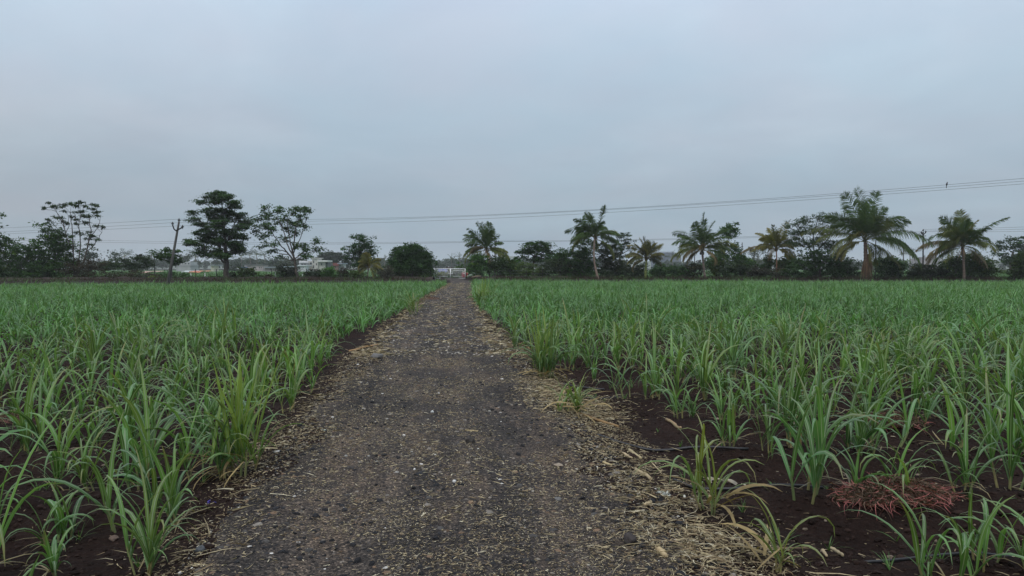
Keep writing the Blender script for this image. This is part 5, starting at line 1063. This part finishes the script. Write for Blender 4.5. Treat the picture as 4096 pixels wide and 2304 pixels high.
# pale heap and log right of the gate
rock(1890, 1112, 2.4, 'pale green covered mound right of the gate', (.26, .32, .24), 'mound', 'mound', 21, .45)
bpy.data.objects['mound'].location = gx(1893, 117) + UP * .25
m = MB(); a = at(1885, 1110, 108); b = at(1925, 1104.5, 108); tube(m, curve(a, b, (0, 0, .08), 7), [.06, .08, .07, .08, .06, .06, .04], 7, (.36, .28, .2)); o = link('log', m.mesh('log', M['bark'], a), None, a); tag(o, 'pale log lying on the earth bank right of the gate', 'log')
rr_ = np.random.default_rng(8); m = MB()
for k in range(40): 
    a = at(rr_.uniform(1875, 1925), rr_.uniform(1112, 1117), 107 + rr_.uniform(-.8, .8)); b = a + np.array([rr_.normal(0, .5), rr_.normal(0, .5), rr_.uniform(.0, .3)]); tube(m, curve(a, b, rr_.normal(0, .06, 3), 4), .02, 4, (.06, .045, .035))
a = gx(1900, 107); tag(link('brushwood', m.mesh('brushwood', M['bark'], a), None, a), 'heap of dark brushwood beside the path end below the log', 'brushwood', kind='stuff')

def pole(label, d, base, top, r0, r1, mat, arms=(), ins=(), crossbars=(), group=None, base_z=None):
    b = at(base[0], base[1], d); b[2] = -.2 if base_z is None else base_z; t = at(top[0], top[1], d)
    root = thing('utility_pole', gx(base[0], d), label, 'utility pole', group)
    m = MB(); box4 = []
    n = 12
    P = np.array([b + (t - b) * k / (n - 1) for k in range(n)]); tube(m, P, np.linspace(r0, r1, n), 8); part('shaft', m, mat, root)
    for a in arms:
        m = MB(); tube(m, [at(p[0], p[1], d) - FWD * .05 for p in a], .045 if d < 80 else .06, 6); part('arm', m, M['steel'], root)
    for x0, x1, y in crossbars:
        m = MB(); pbox(m, x0, x1, y - 1.2, y + 1.2, d - .15, .1); part('cross_arm', m, M['steel'], root, False)
    for x, y in ins:
        m = MB(); c = at(x, y, d); s = .09 if d < 80 else .13
        tube(m, [c - UP * s * 2.2, c - UP * s, c - UP * s * .9, c - UP * .1 * s, c, c + UP * s], np.array([.25, .25, 1, 1, .5, .3]) * s, 8); part('insulator', m, M['steel'], root)
    return root
pole('leaning weathered concrete pole with a forked bracket in the left cane field', 52, (664, 1160), (719, 886), .13, .062, M['concrete'], [[(710, 925), (700, 917), (694, 900)], [(710, 922), (722, 916), (733, 910)]], [(719, 879), (693, 893), (733, 905)])
pole('dark power pole standing right behind the gate palm', 136, (1981, 1107), (1980, 955), .13, .1, M['steel'], [[(1980, 968), (1990, 966)]], [(1986, 964), (1993, 964)])
pole('tall dark pole with a three-pronged top between the two rightmost palms', 106, (3692, 1117), (3690, 928), .11, .085, M['steel'], [[(3690, 942), (3684, 932), (3683, 928)], [(3690, 940), (3699, 930), (3700, 925)]], [(3690, 920), (3683, 929), (3700, 926)], [(3679, 3702, 944)])
pole('thin distant pole with two cross-arms right of the ball-topped tree', 210, (2964, 1094), (2968, 970), .13, .1, M['steel'], [], [], [(2964, 2972, 986), (2957, 2975, 1008)])
pole('thin dark post left of the small dark tree behind the leaning pole', 150, (620, 1102), (617, 1020), .12, .1, M['steel'])
pole('pale thin post beyond the acacia bush', 160, (419, 1098), (419, 1032), .1, .08, M['concrete'])
pole('dark thin pole hidden behind the right fronds of the largest palm', 135, (3502, 1105), (3501, 960), .1, .08, M['steel'])
pole('pale concrete post in the meadow left of the three-pronged pole', 150, (3612, 1104), (3613, 985), .12, .09, M['concrete'])
pole('thin dark pole behind the short nut palm', 150, (2778, 1100), (2778, 1005), .09, .08, M['steel'])

def cable(pts, dfun, rad, label, group='power cables', n=40):
    pts = np.array(pts, float); deg = 2 if len(pts) > 3 else 1
    px = np.linspace(pts[0, 0], pts[-1, 0], n); py = np.interp(px, pts[:, 0], pts[:, 1])
    if len(pts) > 3:
        co = np.polyfit(pts[:, 0], pts[:, 1], 3 if len(pts) > 5 else 2); py = np.polyval(co, px) ; py += np.linspace(pts[0, 1] - py[0], pts[-1, 1] - py[-1], n)
    P = np.array([at(x, y, dfun(x)) for x, y in zip(px, py)]); m = MB(); tube(m, P, rad, 5)
    o = link('power_cable', m.mesh('power_cable', M['wire'], P[0]), None, P[0]); tag(o, label, 'power cable', group)
A0 = np.array([(714 - CX) / F_PX * 52, 52.0]); A1 = np.array([26.0, 30.0])
def near_d(x):
    k = (x - CX) / F_PX; den = (A1[0] - A0[0]) - k * (A1[1] - A0[1]); t = (k * A0[1] - A0[0]) / den
    return A0[1] + t * (A1[1] - A0[1])
cable([(719, 877), (1300, 874.5), (2000, 858), (2600, 829), (2900, 804.5), (3500, 762), (4096, 714.5), (4500, 680)], near_d, .0065, 'topmost of three cables rising to the right from the leaning pole')
cable([(693, 891), (1300, 883), (2000, 861), (2600, 832), (2900, 809.5), (3500, 770), (4096, 726), (4500, 693)], near_d, .0065, 'middle of three cables rising to the right from the leaning pole')
cable([(733, 903), (1300, 896), (2000, 872), (2600, 843), (2900, 821), (3500, 780), (4096, 737), (4500, 705)], near_d, .0065, 'lowest of three cables rising to the right from the leaning pole')
B0 = np.array([(714 - CX) / F_PX * 52, 52.0]); B1 = np.array([-66.0, 78.0])
def left_d(x):
    k = (x - CX) / F_PX; den = (B1[0] - B0[0]) - k * (B1[1] - B0[1]); t = (k * B0[1] - B0[0]) / den
    return B0[1] + t * (B1[1] - B0[1])
for (a, b, c), w in zip((((719, 877), (420, 894), (0, 912)), ((693, 891), (420, 908), (0, 928)), ((733, 903), (420, 919), (0, 936))), ('topmost', 'middle', 'lowest')):
    cable([(-300, c[1] + (c[1] - b[1]) * .72), c, b, a], left_d, .0085, f'{w} of three cables running left from the leaning pole')
far_d = lambda x: 150.0
cable([(-200, 946), (0, 953), (400, 962), (700, 966.5), (1300, 971), (1700, 969), (1986, 964)], lambda x: np.interp(x, [-200, 1986], [165, 136]), .018, 'upper of two faint cables behind the left trees')
cable([(-200, 953), (0, 960), (400, 969), (700, 974), (1300, 976.5), (1700, 973), (1993, 967)], lambda x: np.interp(x, [-200, 1993], [165, 136]), .022, 'lower of two faint cables behind the left trees')
cable([(1993, 964), (2250, 964.5), (2560, 957), (2950, 949), (3300, 938), (3683, 927)], lambda x: np.interp(x, [1993, 3683], [136, 106]), .018, 'upper of two cables between the gate palm and the three-pronged pole')
cable([(1993, 966), (2250, 965.5), (2560, 961), (2950, 953), (3300, 943), (3690, 932)], lambda x: np.interp(x, [1993, 3690], [136, 106]), .018, 'lower of two cables between the gate palm and the three-pronged pole')
for a, b, w in (((3690, 918), (4300, 901), 'top'), ((3700, 924), (4300, 911), 'middle'), ((3683, 927), (4300, 923), 'lowest')):
    cable([a, ((a[0] + b[0]) / 2, (a[1] + b[1]) / 2 + 2), b], lambda x: np.interp(x, [3690, 4300], [106, 88]), .014, f'{w} cable running right from the three-pronged pole')
# small dark bird on the top cable
bp = at(3782, 740.2, near_d(3782)); mb = MB(); tt = np.linspace(0, 1, 9)
tube(mb, [bp + UP * (-.07 + .19 * t) + RIGHT * (.035 * t * t - .015) for t in tt], np.array([.004, .012, .026, .036, .038, .03, .025, .024, .008]) , 8, (.03, .03, .032))
o = link('bird', mb.mesh('bird', M['paint'], bp), None, bp); tag(o, 'small dark bird perched upright on the topmost cable', 'bird')
mb = MB(); tube(mb, [bp + UP * .105 + RIGHT * .02, bp + UP * .1 + RIGHT * .055], [.008, .001], 5, (.05, .045, .03)); link('beak', mb.mesh('beak', M['paint'], bp), o)
mb = MB(); box(mb, bp - UP * .1 - RIGHT * .022, RIGHT * .008, FWD * .012, UP * .05, (.025, .025, .027)); link('tail', mb.mesh('tail', M['paint'], bp), o)

# ------------------------------------------------------------------ distant buildings
def building(name, label, cat, d, blocks, windows=(), roofs=(), group='distant buildings'):
    """blocks / roofs: (px0, px1, top, col[, depth]); windows: (px0, px1, y0, y1)"""
    x0 = min(b[0] for b in blocks); x1 = max(b[1] for b in blocks)
    root = thing(name, gx((x0 + x1) / 2, d), label, cat, group); gy_ = HOR + CAM_H * F_PX / d
    for i, b in enumerate(blocks):
        m = MB(); pbox(m, b[0], b[1], b[2], gy_, d + .06 * i + (b[5] if len(b) > 5 else 0), b[4] if len(b) > 4 else 7, b[3]); part('wall', m, M['wall'], root, False)
    for i, b in enumerate(roofs):
        m = MB(); pbox(m, b[0], b[1], b[2], b[3], d - .5 - .03 * i, 8, b[4]); part('roof', m, M['paint'], root, False)
    for w in windows:
        m = MB(); pbox(m, w[0], w[1], w[2], w[3], d - .05, .3); part('window', m, M['glass'], root, False)
W_ = (.52, .50, .46)
building('white_house', 'white two-storey house with a stair tower right of the bent tree', 'house', 300, [(1248, 1272, 1032, W_, 6), (1225, 1250, 1046, W_, 6, .8), (1197, 1232, 1043, (.6, .6, .6), 6, .3), (1271, 1300, 1041.5, W_, 7, .5), (1297, 1312, 1050, (.1, .11, .12), 5, 1.5)],
         [(1253, 1257, 1042, 1052), (1253, 1257, 1061, 1071), (1264, 1268, 1053, 1061), (1284, 1288, 1053, 1061), (1240, 1248, 1050, 1058), (1206, 1211, 1056, 1061), (1218, 1222, 1055, 1060)], [(1246, 1274, 1031, 1033.5, W_), (1270, 1311, 1041, 1047, (.6, .6, .58)), (1196, 1234, 1049, 1051, (.55, .55, .55))])
building('white_house', 'small white annex in front of the two-storey house', 'house', 292, [(1186, 1224, 1061, (.58, .6, .62), 5)], [(1198, 1201, 1068, 1071), (1212, 1215, 1068, 1071)], [(1184, 1226, 1060, 1064, (.62, .64, .66))])
building('pink_house', 'long low pale pink house below the three palms', 'house', 320, [(979, 1052, 1060, (.42, .36, .36), 7)], [(990, 1003, 1063, 1066), (1012, 1025, 1068, 1073), (1036, 1040, 1069, 1073), (1044, 1048, 1069, 1073)], [(978, 1053, 1058.5, 1060.5, (.2, .2, .22)), (966, 990, 1068.5, 1071, (.10, .22, .42))])
building('long_shed', 'long low shed with a pale blue metal roof behind the creeper bush', 'shed', 290, [(1060, 1178, 1071, (.2, .19, .18), 8)], [(1080, 1086, 1074, 1079), (1103, 1109, 1074, 1079)], [(1058, 1120, 1067, 1070.5, (.28, .31, .35)), (1120, 1180, 1065.5, 1069.5, (.34, .39, .45))])
building('white_bungalow', 'white flat-roofed bungalow between the leaning pole and the tallest tree', 'house', 310, [(724, 762, 1048, (.45, .45, .46), 7), (705, 762, 1058, (.4, .4, .41), 8, -.4)], [(741, 746, 1052, 1057), (752, 758, 1052, 1057), (729, 731, 1049, 1058), (736, 738, 1050, 1058)], [(702, 764, 1062, 1064, (.3, .3, .32))])
building('small_house', 'tiny cream house beside the trunk of the tallest tree', 'house', 300, [(844, 856, 1062, (.5, .47, .38), 5)], [(851, 854, 1066, 1071)], [(840, 860, 1059, 1062, (.3, .33, .36))])
building('red_house', 'red-roofed house under the rain tree', 'house', 310, [(1335, 1352, 1062, (.3, .2, .18), 6), (1350, 1372, 1056, (.5, .5, .5), 6, 2)], [(1340, 1343, 1066, 1071), (1358, 1362, 1060, 1065)], [(1332, 1354, 1052, 1063, (.22, .06, .05)), (1349, 1374, 1053, 1056, (.3, .35, .42))])
building('factory', 'large grey-blue factory hall with a chimney between two palms', 'factory', 900, [(2628, 2696, 1011, (.11, .135, .18), 40), (2664, 2690, 1016, (.13, .15, .19), 42, -3), (2696, 2725, 1018, (.15, .17, .2), 30)], [(2640, 2655, 1020, 1024), (2668, 2686, 1022, 1025)], [(2626, 2698, 1006.5, 1011, (.34, .38, .44))])
m = MB(); c0 = gx(2634, 905); tube(m, [c0, at(2634, 994, 905)], [1.1, .8], 10, (.2, .22, .25)); part('chimney', m, M['paint'], [o for o in scene.objects if o.name == 'factory'][0])
building('warehouse', 'pale long warehouse right of the three-pronged pole', 'warehouse', 500, [(3684, 3742, 1034, (.4, .36, .36), 15), (3740, 3768, 1033, (.5, .5, .5), 14)], [(3700, 3705, 1037, 1040), (3722, 3727, 1037, 1040)], [(3682, 3744, 1029, 1034, (.3, .27, .27))])
building('shed', 'low blue-roofed shed at the far end of the meadow behind the largest palm', 'shed', 420, [(3340, 3372, 1050, (.3, .32, .36), 10)], [(3350, 3354, 1054, 1058)], [(3337, 3376, 1046, 1050, (.28, .32, .4))])
# hazy town on the low ridge behind the gate
rb = np.random.default_rng(12)
for k in range(11):
    x = 1728 + k * 7.5 + rb.uniform(-1, 1); w = rb.uniform(3, 6); tp = rb.uniform(1042, 1052); c = rb.uniform(.45, .7)
    building('town_block', f'tiny hazy {"taller " if tp < 1046 else ""}town block on the ridge above the gate, {ORD[k] if k else "first"} from the dome tree', 'building', 1500 + rb.uniform(-80, 80), [(x, x + w, tp, (c, c * .95, c * .93), 12)], [(x + w * .3, x + w * .6, tp + 2, tp + 3.5)], [(x - .3, x + w + .3, tp - .8, tp, (c * .6, c * .55, c * .55))], group='hazy town blocks on the ridge')
for k, (x0, x1, y) in enumerate([(2030, 2060, 1036), (2060, 2095, 1040), (2008, 2028, 1042)]):
    building('hill_shed', ['white shed roof on the blue hill, upper of three', 'long white shed roof on the blue hill, right of three', 'small white shed roof on the blue hill, left of three'][k], 'shed', 1650, [(x0, x1, y + 1, (.3, .33, .38), 12)], [(x0 + 4, x0 + 8, y + 2, y + 3)], [(x0 - 1, x1 + 1, y - 1.2, y + 1, (.5, .54, .6))], group='white sheds on the blue hill')
# orange and white sheets on the meadow
for (x0, x1, d, c, lab) in ((752, 798, 215, (.55, .16, .08), 'orange sheet laid out on the meadow beyond the fence'), (722, 752, 222, (.5, .54, .52), 'white sheet beside the orange sheet on the meadow'), (562, 590, 190, (.5, .3, .26), 'pinkish sheet on the ground behind the brown hedge')):
    a = gx(x0, d); b = gx(x1, d); m = MB(); X, Y = np.meshgrid(np.linspace(0, 1, 24), np.linspace(0, 1, 10)); V = a + (b - a) * X[..., None] + FWD * (Y * 9)[..., None] + UP * (.5 + .35 * vnoise(X * 9, Y * 5, 5) - .4 * (Y == 0))[..., None]
    i = np.arange(9)[:, None] * 24 + np.arange(23)[None]; m.add(V, np.stack([i, i + 1, i + 25, i + 24], -1).reshape(-1, 4), None, c)
    o = link('ground_sheet', m.mesh('ground_sheet', M['paint'], a), None, a); tag(o, lab, 'sheet')

# ------------------------------------------------------------------ haze
mv, tv, ov = mat_new('haze')
pv = N(tv, 'ShaderNodeVolumePrincipled'); pv.inputs['Density'].default_value = HAZE; pv.inputs['Color'].default_value = (.95, .965, .98, 1); pv.inputs['Anisotropy'].default_value = 0.2
tv.links.new(pv.outputs[0], ov.inputs['Volume'])
mb = MB(); box(mb, (0, 2150, 19), (4700, 0, 0), (0, 2400, 0), (0, 0, 20.5))
o = link('haze', mb.mesh('haze', mv, smooth=False)); tag(o, kind='stuff')
